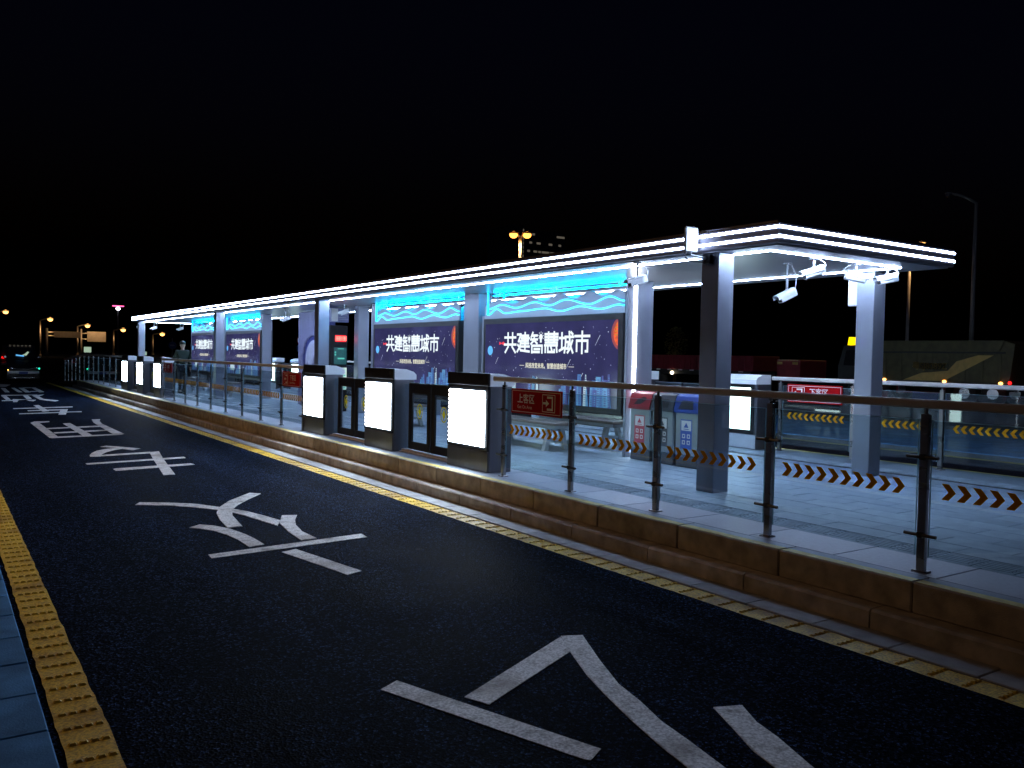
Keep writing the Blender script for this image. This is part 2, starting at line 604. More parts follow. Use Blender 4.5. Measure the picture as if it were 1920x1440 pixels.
    def build(s, name, mat, parent=None, smooth=False, label=None, kind=None):
        off = world_loc(parent) if parent else (0, 0, 0)
        o = bpy.data.objects.new(name, s.mesh(name, mat, off, smooth))
        COL.objects.link(o)
        o.parent = parent
        if label:
            o['label'] = label
        if kind:
            o['kind'] = kind
        return o


def world_loc(o):
    x, y, z = o.location
    while o.parent:
        o = o.parent
        x, y, z = x + o.location[0], y + o.location[1], z + o.location[2]
    return (x, y, z)


def thing(name, label, cat, loc, group=None):
    o = bpy.data.objects.new(name, None)
    o.empty_display_size = 0.2
    o.location = loc
    COL.objects.link(o)
    o['label'], o['category'] = label, cat
    if group:
        o['group'] = group
    return o


def structure(name, mb, mat, smooth=False):
    o = mb.build(name, mat, None, smooth)
    o['kind'] = 'structure'
    return o


def place_mesh(name, me, parent, loc, rz=0.0):
    """one more piece that shares its mesh; loc in world metres"""
    o = bpy.data.objects.new(name, me)
    w = world_loc(parent)
    o.location = (loc[0] - w[0], loc[1] - w[1], loc[2] - w[2])
    o.rotation_euler = (0, 0, rz)
    COL.objects.link(o)
    o.parent = parent
    return o


def kids(o):
    return [c for c in o.children]


def copy_tree(o, parent=None):
    c = o.copy()
    COL.objects.link(c)
    c.parent = parent
    for k in kids(o):
        copy_tree(k, c)
    return c


def copy_thing(root, loc, rz=0.0, label=None):
    c = copy_tree(root)
    c.location = loc
    c.rotation_euler = (0, 0, rz)
    if label:
        c['label'] = label
    return c


_txt = {}


def text_tris(body, size):
    key = (body, size)
    if key not in _txt:
        cu = bpy.data.curves.new('lettering', 'FONT')
        cu.body = body
        cu.size = size
        o = bpy.data.objects.new('lettering', cu)
        COL.objects.link(o)
        dg = bpy.context.evaluated_depsgraph_get()
        me = bpy.data.meshes.new_from_object(o.evaluated_get(dg))
        _txt[key] = ([tuple(v.co) for v in me.vertices], [tuple(p.vertices) for p in me.polygons])
        bpy.data.objects.remove(o)
        bpy.data.curves.remove(cu)
        bpy.data.meshes.remove(me)
    return _txt[key]


def lettering(mb, body, size, place, bold=0.0, sx=1.0):
    vs, fs = text_tris(body, size)
    for k, (du, dv) in enumerate(((0, 0), (bold, 0), (-bold, 0), (0, bold), (0, -bold)) if bold else ((0, 0),)):
        mb.add([place(x * sx + du, y + dv, 0.0003 * k) for x, y, z in vs], fs)
    return mb


def strokes(mb, lines, th, place, cw=1.0, chh=1.0, w=0.0):
    k = 0
    for ln in lines:
        for (a, b) in zip(ln[:-1], ln[1:]):
            ax, ay, bx, by = a[0] * cw, a[1] * chh, b[0] * cw, b[1] * chh
            d = math.hypot(bx - ax, by - ay) or 1
            ux, uy = (bx - ax) / d, (by - ay) / d
            nx, ny = -uy * th / 2, ux * th / 2
            ex, ey = ux * th / 2, uy * th / 2
            q = [(ax - ex + nx, ay - ey + ny), (ax - ex - nx, ay - ey - ny), (bx + ex - nx, by + ey - ny), (bx + ex + nx, by + ey + ny)]
            mb.face([place(u, v, w + 0.0003 * k) for u, v in q])
            k += 1
    return mb


def facing_minus_x(x, y_left, z0):
    """print on a face that looks towards -X: u runs right as read, w out of the face"""
    return lambda u, v, w: (x - w, y_left - u, z0 + v)


def facing_plus_x(x, y_left, z0):
    return lambda u, v, w: (x + w, y_left + u, z0 + v)


def facing_minus_y(x_left, y, z0):
    return lambda u, v, w: (x_left + u, y - w, z0 + v)


def disc(u, v, r, n=20, ru=None):
    return [(u + (ru or r) * math.cos(2 * math.pi * i / n), v + r * math.sin(2 * math.pi * i / n)) for i in range(n)]


def rect(u0, u1, v0, v1):
    return [(u0, v0), (u1, v0), (u1, v1), (u0, v1)]


P0 = 0.35            # platform floor above the road
XC = 8.615           # centre line of the platform

# ================================================================== THE SETTING
def mirror_x(x):
    return 2 * XC - x


structure('road', MB().face([(-900, -900, 0), (900, -900, 0), (900, 900, 0), (-900, 900, 0)]), 'asphalt')

# ---- raised yellow edge lines with rows of bumps
bump_bar = MB()
for k in range(4):
    u = -0.085 + k * 0.046
    bump_bar.add([(u, -0.016, 0), (u + 0.036, -0.016, 0), (u + 0.036, 0.016, 0), (u, 0.016, 0),
                  (u + 0.007, -0.007, 0.010), (u + 0.029, -0.007, 0.010), (u + 0.029, 0.008, 0.010), (u + 0.007, 0.008, 0.010)],
                 [(4, 5, 6, 7), (0, 1, 5, 4), (1, 2, 6, 5), (2, 3, 7, 6), (3, 0, 4, 7)])
BUMP = bump_bar.mesh('bump_row', 'yellow_paint')


def edge_line(name, x0, x1, y0, y1, rows):
    m = MB()
    n = int((y1 - y0) / 0.1)
    left, right = [], []
    rnd = random.Random(int(x0 * 100))
    for i in range(n + 1):
        y = y0 + (y1 - y0) * i / n
        left.append((x0 + rnd.uniform(-0.005, 0.005), y, 0.004))
        right.append((x1 + rnd.uniform(-0.005, 0.005), y, 0.004))
    m.add(left + right, [(i, n + 1 + i, n + 2 + i, i + 1) for i in range(n)])
    o = structure(name, m, 'yellow_paint')
    for y in rows:
        place_mesh('bump_row', BUMP, o, ((x0 + x1) / 2 + 0.003, y, 0.0042))
    return o


edge_line('platform_edge_line', 4.75, 4.955, -2, 50, [0.66 + 0.2 * i for i in range(200)])
edge_line('pavement_edge_line', 0.475, 0.685, -2, 60, [2.0 + 0.187 * i for i in range(220)])
edge_line('far_lane_edge_line', mirror_x(4.955), mirror_x(4.75), -2, 50, [])
edge_line('far_pavement_edge_line', mirror_x(0.685), mirror_x(0.475), -2, 60, [])

# ---- pavements either side of the bus lanes
stone = MB().box(-0.295, 0.295, -0.24, 0.24, -0.03, 0.0, 0.012).mesh('paving_stone', 'pavement_stone')
for nm, xe, sg in (('pavement', 0.42, -1), ('far_pavement', mirror_x(0.42), 1)):
    m = MB().box(min(xe, xe + sg * 7), max(xe, xe + sg * 7), -4, 70, -0.05, 0.088)
    pv = structure(nm, m, 'joint_dark')
    for r in range(2 if sg < 0 else 9):
        for i in range(46 if sg < 0 else 28):
            place_mesh('paving_stone', stone, pv, (xe + sg * (0.298 + 0.6 * r), (2.0 if sg < 0 else 5.0) + 0.49 * i + (0.24 * (r % 2)), 0.112 + random.uniform(-0.002, 0.002)))

# ---- the platform: core, lower kerb, coping, gutter slabs, edge slabs, tactile rows and pavers
plat = structure('platform', MB().box(5.43, mirror_x(5.43), -1.0, 43.6, -0.05, P0 - 0.016)
                 .prism([(43.6, -0.05), (43.6, P0 - 0.004), (51.0, 0.005), (51.0, -0.05)], lambda u, v, w: (w, u, v), 5.46, mirror_x(5.46)), 'joint_dark')
kerb = MB()
kerb.prism([(0, 0), (0, 0.125), (0.018, 0.14), (0.2, 0.142), (0.2, 0)], lambda u, v, w: (u, w, v), -0.536, 0.536)
KERB = kerb.mesh('kerb_stone', 'granite_face')
cop = MB().box(0, 0.215, -0.538, 0.538, -0.208, 0.0, 0.009)
COPING = cop.mesh('coping_stone', 'granite_face')
EDGE = MB().box(0.012, 0.105, -0.53, 0.53, 0, 0.003).mesh('painted_edge', 'yellow_edge')
CTOP = MB().box(0.105, 0.212, -0.536, 0.536, 0, 0.002).mesh('coping_top', 'granite_edge')
GUT = MB().box(0, 0.27, -0.279, 0.279, -0.02, 0.012, 0.006).mesh('gutter_slab', 'gutter_concrete')
SLAB = MB().box(0, 0.60, -0.398, 0.398, -0.018, 0, 0.004).mesh('edge_slab', 'granite_edge')
for sg in (1, -1):
    X = (lambda x: x) if sg > 0 else mirror_x
    rz = 0 if sg > 0 else math.pi
    for i in range(41):
        y = 0.455 + 1.0855 * i - 0.02
        if y > 43.5:
            break
        place_mesh('kerb_stone', KERB, plat, (X(5.24), y + 0.2, 0), rz)
        c = place_mesh('coping_stone', COPING, plat, (X(5.40), y - 0.0, P0), rz)
        for me in (EDGE, CTOP):
            e = bpy.data.objects.new(me.name, me)
            COL.objects.link(e)
            e.parent = c
    for i in range(78):
        place_mesh('gutter_slab', GUT, plat, (X(4.97), 0.5 + 0.5655 * i, 0), rz)
    for i in range(54):
        place_mesh('edge_slab', SLAB, plat, (X(5.625), 0.3 + 0.804 * i, P0), rz)
tac = MB().box(-0.147, 0.147, -0.147, 0.147, -0.02, -0.002, 0.003)
for k in range(5):
    u = -0.11 + k * 0.055
    tac.prism([(u - 0.016, -0.0021), (u - 0.009, 0.004), (u + 0.009, 0.004), (u + 0.016, -0.0021)], lambda a, b, w: (a, w, b), -0.125, 0.125)
TAC = tac.mesh('tactile_tile', 'paver_tactile')
for X in (6.39, mirror_x(6.39)):
    for i in range(140):
        y = 0.3 + 0.306 * i
        if y < 43.3:
            place_mesh('tactile_tile', TAC, plat, (X, y, P0 - 0.001))
PAV = MB().box(-0.1485, 0.1485, -0.298, 0.298, -0.02, 0, 0.004).mesh('paver', 'paver')
spots = []
nx = int((mirror_x(6.24 + 0.31) - 6.55) / 0.3015)
for i in range(nx):
    for j in range(72):
        x, y = 6.55 + 0.15 + 0.3015 * i, 0.2 + 0.6015 * j + (0.3 if i % 2 else 0)
        if 0 < y < 43.2:
            spots.append((x * x + y * y + (8 if y < 2 else 0), x, y))
spots.sort()
for d, x, y in spots[:300]:
    o = place_mesh('paver', PAV, plat, (x, y, P0 + random.uniform(-0.0015, 0.0015)))
    o.rotation_euler = (random.uniform(-0.003, 0.003), random.uniform(-0.004, 0.004), 0)
far = MB()
for d, x, y in spots[300:]:
    far.box(x - 0.1485, x + 0.1485, y - 0.298, y + 0.298, P0 - 0.02, P0 + random.uniform(-0.0015, 0.0015), 0.004)
far.build('paver_field', 'paver', plat, kind='stuff')
for sg in (1, -1):
    X = (lambda x: x) if sg > 0 else mirror_x
    for a, b in ((9.9, 11.5), (12.55, 14.22), (28.3, 29.95), (31.0, 32.66)):
        dy = 0 if sg > 0 else 0.42
        MB().box(min(X(5.78), X(5.98)), max(X(5.78), X(5.98)), a + dy, b + dy, P0 + 0.001, P0 + 0.018, 0.004).build('threshold', 'white_metal', plat)

# ---- painted characters on the bus lane (read by drivers coming towards the camera)
LANE = {'gong': 'white painted lane character of two long strokes beside a triangle, cut by the frame edge',
        'jiao': 'white painted lane character of crossed curved strokes under one long bar',
        'che': 'white painted lane character of two thin bars crossed by one thick stroke and a hook',
        'yong': 'white painted lane character shaped like a grid open at one end',
        'zhuan': 'white painted lane character of three thin bars with two slanted thick strokes',
        'shi': 'white painted lane character with a boxed top and a long curved tail',
        'duan': 'white painted lane character of four parallel thick strokes in front of the van',
        'far': 'last white painted lane stroke just in front of the van'}
CHARS = {
    'gong': [
        [(1.98, 4.11), (2.11, 4.18), (2.54, 2.95), (2.43, 2.89), (2.41, 2.91)],
        [(2.31, 3.79), (3.34, 4.3), (3.22, 4.05), (2.37, 3.64)],
        [(3.35, 4.31), (3.48, 4.25), (3.28, 3.84), (3.13, 3.5), (3.07, 3.26), (2.99, 3.02), (2.95, 2.8), (2.89, 2.52), (2.86, 2.29), (2.69, 2.36), (2.75, 2.61), (2.79, 2.81), (2.87, 3.11), (2.97, 3.43), (3.06, 3.69), (3.22, 4.05)],
        [(3.34, 3), (3.49, 2.94), (3.39, 2.76), (3.34, 2.59), (3.23, 2.32), (3.14, 2.01), (2.98, 2.1), (3.08, 2.4), (3.13, 2.57), (3.25, 2.81)],
    ],
    'jiao': [
        [(2.59, 7.45), (2.74, 7.5), (2.93, 6.48), (2.78, 6.42)],
        [(2, 7.66), (3.53, 7.83), (3.52, 7.66), (1.99, 7.51)],
        [(2.14, 8.93), (2.27, 9.04), (2.38, 8.92), (2.48, 8.67), (2.53, 8.38), (2.55, 8.13), (2.55, 7.82), (2.4, 7.79), (2.4, 8.14), (2.37, 8.42), (2.31, 8.67), (2.22, 8.84)],
        [(3.17, 9.13), (3.32, 9.07), (3.21, 8.83), (3.12, 8.55), (3.06, 8.2), (3.07, 7.84), (2.91, 7.83), (2.94, 8.27), (3.01, 8.74)],
        [(1.92, 10.53), (2, 10.69), (2.28, 10.51), (2.53, 10.29), (2.71, 9.96), (2.83, 9.74), (2.92, 9.52), (2.98, 9.26), (3.06, 8.87), (2.94, 8.6), (2.88, 8.93), (2.82, 9.3), (2.75, 9.57), (2.64, 9.8), (2.47, 10.07), (2.24, 10.32)],
        [(3.32, 10.78), (3.42, 10.66), (3.15, 10.3), (2.94, 10), (2.8, 9.73), (2.7, 9.37), (2.62, 8.74), (2.47, 8.74), (2.52, 9.21), (2.59, 9.6), (2.73, 9.96), (2.93, 10.31)],
    ],
    'che': [
        [(3.13, 15.9), (3.3, 15.97), (3.14, 14.88), (2.89, 12.9), (2.73, 12.9), (2.87, 13.97), (2.98, 14.85)],
        [(2.15, 15.62), (2.17, 15.84), (2.24, 16.13), (2.37, 16.47), (2.53, 16.69), (2.71, 16.79), (2.82, 16.65), (2.67, 16.51), (2.48, 16.19), (2.33, 15.79), (3.15, 15.95), (3.11, 15.74), (2.29, 15.6)],
        [(2.52, 17.12), (2.64, 17.25), (2.78, 17.07), (3.1, 16.55), (2.93, 16.33), (2.8, 16.66), (2.72, 16.87)],
        [(1.96, 14.71), (3.49, 14.97), (3.48, 14.8), (1.96, 14.56)],
        [(2.22, 13.85), (2.26, 13.9), (3.38, 14.04), (3.4, 13.88), (2.22, 13.64)],
    ],
    'yong': [
        [(1.9, 23.2), (2.01, 23.6), (2.34, 23.63), (2.31, 23.33), (2.08, 23.14), (2.08, 19.44), (1.95, 19.17), (1.91, 19.24)],
        [(1.94, 19.15), (2.08, 19.44), (3.35, 19.6), (3.26, 19.4)],
        [(2.54, 22.76), (2.7, 22.85), (2.72, 19.53), (2.54, 19.41)],
        [(3.31, 23.82), (3.51, 23.86), (3.4, 23.21), (3.33, 22.36), (3.34, 19.57), (3.13, 19.49), (3.18, 21.81), (3.21, 22.84)],
        [(2.08, 21.55), (3.18, 21.85), (3.17, 21.57), (2.08, 21.31)],
        [(2.1, 20.4), (3.17, 20.67), (3.17, 20.46), (2.09, 20.15)],
    ],
    'zhuan': [
        [(1.92, 28.94), (3.54, 29.39), (3.5, 28.99), (1.91, 28.59)],
        [(2.21, 27.86), (3.25, 28.14), (3.21, 27.71), (2.19, 27.53)],
        [(1.91, 26.6), (3.49, 27.08), (3.46, 26.73), (1.89, 26.33)],
        [(2.56, 30.29), (2.71, 30.33), (2.71, 27.38), (2.52, 27.14)],
        [(3.06, 27.97), (3.27, 28.13), (2.95, 25.83), (2.77, 25.81)],
    ],
    'shi': [
        [(2.04, 36.44), (2.2, 36.56), (2.17, 33.75), (2.03, 33.65)],
        [(2.07, 37), (3.27, 37.14), (3.23, 36.73), (2.04, 36.49)],
        [(2.74, 36.46), (2.91, 36.58), (2.84, 34.17), (2.67, 34.08)],
        [(2.25, 34.04), (2.9, 33.36), (2.74, 32.47), (2.65, 32.78), (2.62, 33.64), (2.39, 33.48), (2.26, 32.26), (2.14, 32.22)],
        [(1.88, 33.26), (2.23, 33.43), (2.2, 32.97), (1.86, 32.89)],
        [(3.03, 36.4), (3.29, 36.87), (3.49, 37.1), (3.22, 35.86), (3.18, 35.13), (3.18, 33.83), (3.53, 32.79), (3.36, 32.32), (3.17, 32.87), (3.03, 33.55), (3.03, 34.92)],
    ],
    'duan': [
        [(2.41, 43.44), (2.57, 43.07), (2.49, 39.24), (2.33, 39.26), (2.37, 41.41)],
        [(2.81, 43.54), (2.95, 43.52), (2.93, 39.17), (2.78, 39.19)],
        [(3.1, 43.51), (3.28, 43.49), (3.21, 39.12), (3.02, 39.15)],
        [(3.6, 43.68), (3.76, 43.66), (3.71, 39.34), (3.51, 39.08)],
        [(3.3, 43.71), (3.61, 43.75), (3.58, 43.31), (3.27, 43.28)],
        [(3.26, 40.02), (3.64, 40.28), (3.63, 39.84), (3.23, 39.54)],
    ],
    'far': [
        [(2.54, 48.14), (3.04, 47.26), (2.7, 44.88), (2.31, 44.91)],
    ],
}
for nm, strokes_ in CHARS.items():
    c = thing('lane_character', LANE[nm], 'road marking', (sum(p[0] for p in strokes_[0]) / len(strokes_[0]), sum(p[1] for p in strokes_[0]) / len(strokes_[0]), 0), 'characters painted along the bus lane')
    for k, st in enumerate(strokes_):
        MB().prism(st, lambda u, v, w: (u, v, w), 0.001, 0.004 + 0.0008 * k).build('stroke', 'white_paint', c)

# ================================================================== BUS SHELTER
def one_sided(name, q, mat, parent):
    w = world_loc(parent)
    me = bpy.data.meshes.new(name)
    me.from_pydata([(p[0] - w[0], p[1] - w[1], p[2] - w[2]) for p in q], [], [(0, 1, 2, 3)])
    me.materials.append(MATS[mat])
    o = bpy.data.objects.new(name, me)
    COL.objects.link(o)
    o.parent = parent
    return o


RX0, RX1, RY0, RY1 = 6.98, mirror_x(6.98), 5.58, 39.2
SOF = 2.98
sh = thing('bus_shelter', 'long silver bus platform shelter with a flat roof edged by bright white light strips', 'bus shelter', (XC, 22.3, P0))
roof = MB()
roof.box(RX0, RX1, RY0, RY1, 2.995, 3.205, 0.012)
roof.box(RX0 + 0.05, RX1 - 0.05, RY0 + 0.05, RY1 - 0.05, 3.2, 3.24, 0.01)
roof_o = roof.build('roof', 'fascia_metal', sh)
# soffit panels with fine joints, one bay each
ys = [RY0 + 0.05 + i * (RY1 - RY0 - 0.1) / 14 for i in range(15)]
for a, b in zip(ys[:-1], ys[1:]):
    MB().box(RX0 + 0.05, RX1 - 0.05, a + 0.003, b - 0.003, SOF, 2.9949).build('soffit_panel', 'soffit_metal', roof_o)
# two strips let flush into the fascia: only their outer face shows
for z in (3.062, 3.158):
    z0, z1 = z - 0.0125, z + 0.0125
    cuts = [RY0, 11.36, 22.4, 31.0, RY1] if z < 3.1 else [RY0, 14.0, 24.5, 33.0, RY1]
    for x in (RX0 - 0.003, RX1 + 0.003):
        for a, b in zip(cuts[:-1], cuts[1:]):
            a, b = a + (0.012 if a != RY0 else 0.0), b - 0.012
            q = [(x, a, z0), (x, b, z0), (x, b, z1), (x, a, z1)]
            one_sided('led_strip', q[::-1] if x < XC else q, 'led_white', roof_o)
    for y in (RY0 - 0.003, RY1 + 0.003):
        q = [(RX0 - 0.003, y, z0), (RX1 + 0.003, y, z0), (RX1 + 0.003, y, z1), (RX0 - 0.003, y, z1)]
        one_sided('led_strip', q if y < 10 else q[::-1], 'led_white', roof_o)
# light lines let flush into the soffit
lx0, lx1, ly0, ly1 = 7.34, 9.76, 5.97, 38.8
zl = SOF - 0.005
for x in (lx0, lx1):
    yy = [ly0, 12.3, 18.6, 24.9, 31.9, ly1]
    for a, b in zip(yy[:-1], yy[1:]):
        MB().box(x - 0.015, x + 0.015, a + 0.01, b - 0.01, zl, SOF - 0.0002).build('light_line', 'led_soft', roof_o)
for y in (ly0, ly1):
    MB().box(lx0 + 0.02, lx1 - 0.02, y - 0.015, y + 0.015, zl, SOF - 0.0002).build('light_line', 'led_soft', roof_o)
# columns
for y in (6.43, 18.05, 26.35, 38.1):
    for x in (7.05, mirror_x(7.30)):
        c = MB().box(x, x + 0.25, y, y + 0.25, P0 - 0.01, SOF, 0.008).build('column', 'metal_paint', sh)
# piers on the centre line that carry the display walls
for y0, y1 in ((9.44, 9.50), (13.60, 14.14), (18.08, 18.34), (26.30, 26.56), (30.42, 30.96), (35.13, 35.19)):
    MB().box(8.45, 8.74, y0, y1, P0 - 0.01, SOF, 0.008).build('pier', 'metal_paint', sh)
for y0 in (9.47, 34.92):
    MB().box(8.745, 8.99, y0, y0 + 0.25, P0 - 0.01, SOF, 0.008).build('pier', 'metal_paint', sh)
MB().box(8.575, 8.615, 9.425, 9.442, P0 + 0.06, SOF - 0.01).build('led_strip', 'led_end', sh)
MB().box(8.575, 8.615, 35.188, 35.205, P0 + 0.06, SOF - 0.01).build('led_strip', 'led_end', sh)
# dark junction box on the far near-end column
MB().box(10.06, 10.14, 6.685, 6.9, 2.56, 2.93, 0.01).build('junction_box', 'white_metal', sh)

# ================================================================== DISPLAY WALLS
TITLE = [
    [[(.3, 1), (.3, .42)], [(.7, 1), (.7, .42)], [(.03, .78), (.97, .78)], [(0, .4), (1, .4)], [(.32, .28), (.08, 0)], [(.68, .28), (.95, 0)]],
    [[(0, .93), (.28, .93), (.1, .58), (.28, .58), (.22, .3), (.0, .04)], [(.05, .38), (.3, .1), (1, .04)], [(.38, .86), (.92, .86), (.92, .6), (.38, .6)], [(.34, .73), (1, .73)], [(.38, .46), (.95, .46)], [(.34, .3), (1, .3)], [(.66, 1), (.66, .14)]],
    [[(.15, 1), (.03, .8)], [(.1, .86), (.5, .86)], [(0, .66), (.52, .66)], [(.28, .86), (.26, .62), (.02, .44)], [(.3, .6), (.5, .46)], [(.1, 0), (.1, .34), (.92, .34), (.92, 0)], [(.3, .17), (.72, .17)], [(.1, .02), (.7, .02)]],
    [[(.02, .92), (.98, .92)], [(.02, .78), (.98, .78)], [(.02, .64), (.98, .64)], [(.28, 1), (.28, .6)], [(.72, 1), (.72, .6)], [(.05, .5), (.95, .5), (.95, .36), (.0, .36)], [(.05, .24), (.05, .03)], [(.25, .24), (.25, .03), (.75, .03), (.75, .12)], [(.5, .25), (.55, .14)], [(.92, .25), (.95, .05)]],
    [[(.0, .72), (.33, .72)], [(.17, .95), (.17, .2)], [(0, .1), (.36, .24)], [(.42, .77), (1, .77)], [(.46, .77), (.44, .3), (.38, .02)], [(.48, .52), (.66, .52), (.64, .2), (.54, .2)], [(.72, 1), (.78, .4), (.98, .02)], [(.95, .58), (.78, .2), (.62, .02)], [(.86, .98), (.96, .9)]],
    [[(.5, 1), (.5, .88)], [(0, .8), (1, .8)], [(.12, .1), (.12, .58), (.88, .58), (.88, .08), (.76, .08)], [(.5, .8), (.5, 0)]],
]


def wave(pts, n):
    """smooth line through sampled heights, pts = [(y, z), ...]"""
    out = []
    for (a, za), (b, zb) in zip(pts[:-1], pts[1:]):
        for i in range(n):
            t = i / n
            out.append((a + (b - a) * t, za + (zb - za) * (0.5 - 0.5 * math.cos(math.pi * t))))
    return out + [pts[-1]]


CREST = wave([(9.50, 2.80), (9.66, 2.835), (10.0, 2.77), (10.32, 2.85), (10.7, 2.75), (11.06, 2.85), (11.5, 2.75), (11.95, 2.835), (12.43, 2.74), (12.92, 2.83), (13.2, 2.77), (13.36, 2.72)], 8)
NEON_A = wave([(9.5, 2.665), (9.82, 2.74), (10.3, 2.645), (10.91, 2.74), (11.34, 2.665), (11.77, 2.735), (12.31, 2.66), (12.79, 2.73), (13.18, 2.67)], 10)
NEON_B = wave([(9.5, 2.595), (9.62, 2.61), (10.03, 2.56), (10.55, 2.62), (11.04, 2.56), (11.48, 2.62), (12.2, 2.595), (12.65, 2.575), (12.95, 2.66), (13.22, 2.56)], 10)

dw = thing('display_wall', 'lit city poster wall with wavy blue neon crest, next to the three litter bins', 'display wall', (8.61, 11.44, P0), 'display walls along the platform')
MB().box(8.42, 8.80, 9.505, 13.37, 0.96, 2.49, 0.012).build('casing', 'black_metal', dw)
MB().box(8.47, 8.75, 13.38, 13.50, 0.70, 2.55, 0.006).build('side_post', 'metal_paint', dw)
MB().box(8.45, 8.77, 9.51, 13.50, 0.90, 0.955, 0.006).build('bottom_rail', 'steel', dw)
po = MB().box(8.414, 8.4205, 9.60, 13.28, 1.05, 2.39).build('poster', 'poster_navy', dw)
MB().box(8.7995, 8.806, 9.60, 13.28, 1.05, 2.39).build('poster', 'poster_navy', dw)
F = facing_minus_x(8.4135, 13.28, 1.05)
m = MB()
for k, g in enumerate(TITLE):
    strokes(m, g, 0.041, facing_minus_x(8.4115, 12.64 - k * 0.403, 1.885), 0.355, 0.33)
pl = facing_minus_x(8.4115, 12.64 - 2 * 0.403, 1.885)
m.face([pl(u, v, 0.002) for u, v in disc(0.29, 0.26, 0.05, 16)])
m.face([pl(u, v, 0.0024) for u, v in rect(0.265, 0.315, 0.165, 0.22)])
for k in range(7):
    t = R(-20 + k * 36)
    m.face([pl(0.29 + math.cos(t) * a + math.sin(t) * w_, 0.26 + math.sin(t) * a - math.cos(t) * w_, 0.0028) for a, w_ in ((0.065, -0.005), (0.09, -0.005), (0.09, 0.005), (0.065, 0.005))])
m.build('title_lettering', 'poster_white', po)
m = MB()
lettering(m, '科技改变未来，智慧创造城市', 0.098, facing_minus_x(8.4115, 11.98, 1.625), 0.002, 0.90)
m.face([F(u, v, 0.002) for u, v in rect(1.12, 1.26, 0.605, 0.613)])
m.face([F(u, v, 0.002) for u, v in rect(2.50, 2.64, 0.605, 0.613)])
m.build('slogan_lettering', 'poster_cream', po)
m = MB()
rnd = random.Random(3)
for k in range(75):
    u, v, r = rnd.uniform(0.1, 3.6), rnd.uniform(0.35, 1.25), rnd.choice((0.005, 0.006, 0.008, 0.011))
    if 0.6 < u < 3.1 and 0.78 < v < 1.2:
        continue
    m.face([F(u + a * r, v + b * r, 0.002) for a, b in ((1, 0), (0, 1), (-1, 0), (0, -1))])
for u, v, l in ((3.15, 0.95, 0.16), (2.45, 0.60, 0.13), (0.35, 0.62, 0.12), (2.75, 0.36, 0.16)):
    m.face([F(u + a, v + b, 0.0024) for a, b in ((0, 0), (l * 0.7, l), (l * 0.7 + 0.012, l), (0.006, 0))])
m.build('star_print', 'poster_star', po)
MB().face([F(u, v, 0.002) for u, v in disc(0.17, 0.86, 0.085, 24)]).build('planet_print', 'poster_planet', po)
def cut_disc(cu, cv, r, n=22):
    """the part of a disc left of the poster edge and below its top"""
    t0 = math.acos(max(-1, min(1, (3.675 - cu) / r)))
    pts = [(cu + r * math.cos(t), cv + r * math.sin(t)) for t in [t0 + (2 * math.pi - 2 * t0) * i / n for i in range(n + 1)]]
    return [(u, min(v, 1.337)) for u, v in pts]


MB().face([F(u, v, 0.0015) for u, v in cut_disc(3.79, 1.13, 0.265)]).build('glow_print', 'poster_sun_rim', po)
MB().face([F(u, v, 0.0025) for u, v in cut_disc(3.79, 1.13, 0.215)]).build('sun_print', 'poster_sun', po)
m = MB()
for k in range(4):
    v = 1.10 + k * 0.055
    w_ = math.sqrt(max(0.0, 0.205 ** 2 - (v - 1.13) ** 2))
    m.face([F(u, b, 0.0032) for u, b in rect(3.79 - w_ * 0.92, 3.674, v, v + 0.022)])
m.build('sun_band_print', 'poster_sun_hot', po)
m = MB()
m.face([F(u, v, 0.002) for u, v in ((0.52, 0.99), (0.60, 1.02), (0.66, 0.99), (0.60, 0.96))])
m.face([F(u, v, 0.0024) for u, v in ((0.47, 1.02), (0.55, 0.99), (0.47, 0.96))])
m.build('rocket_print', 'rocket_red', po)
# the printed skyline, four inks
inks = {'poster_sky_a': MB(), 'poster_sky_b': MB(), 'poster_sky_c': MB(), 'poster_sky_d': MB()}
rnd = random.Random(11)
k = 0
for u0, u1, hmin, hmax, nn in ((0.02, 0.55, 0.1, 0.3, 7), (0.55, 1.2, 0.08, 0.3, 7), (1.15, 1.75, 0.1, 0.36, 8), (1.75, 2.4, 0.08, 0.25, 8), (2.3, 3.66, 0.2, 0.52, 26)):
    for _ in range(nn):
        w_ = rnd.uniform(0.05, 0.15)
        u = rnd.uniform(u0, max(u0 + 0.01, u1 - w_))
        h = rnd.uniform(hmin, hmax)
        ink = rnd.choice(list(inks)[:3] if rnd.random() < 0.8 else list(inks))
        tp = rnd.choice((0, 0, 0.15, 0.3))
        inks[ink].face([F(a, b, 0.001 + 0.0001 * k) for a, b in ((u, 0.004), (u + w_, 0.004), (u + w_ * (1 - tp), h), (u + w_ * tp, h))])
        for q in range(int(h / 0.035) - 1):
            inks['poster_sky_c' if ink != 'poster_sky_c' else 'poster_sky_b'].face([F(a, b, 0.00104 + 0.0001 * k) for a, b in rect(u + w_ * 0.32, u + w_ * 0.68, 0.03 + q * 0.035, 0.045 + q * 0.035)])
        k += 1
inks['poster_sky_d'].face([F(a, b, 0.012) for a, b in rect(0.58, 1.02, 0.12, 0.33)])
inks['poster_sky_b'].face([F(a, b, 0.0122) for a, b in ((1.5, 0.02), (1.6, 0.02), (1.585, 0.42), (1.53, 0.44))])
inks['poster_sky_d'].face([F(a, b, 0.0124) for a, b in ((1.62, 0.02), (1.7, 0.02), (1.69, 0.40), (1.64, 0.43))])
for ink, mb in inks.items():
    mb.build('skyline_print', ink, po)
for x0, x1 in ((8.44, 8.47), (8.745, 8.775)):
    MB().prism([(9.50, 2.485), (13.36, 2.485)] + CREST[::-1], lambda u, v, w: (w, u, v), x0, x1).build('wave_panel', 'wave_panel', dw)
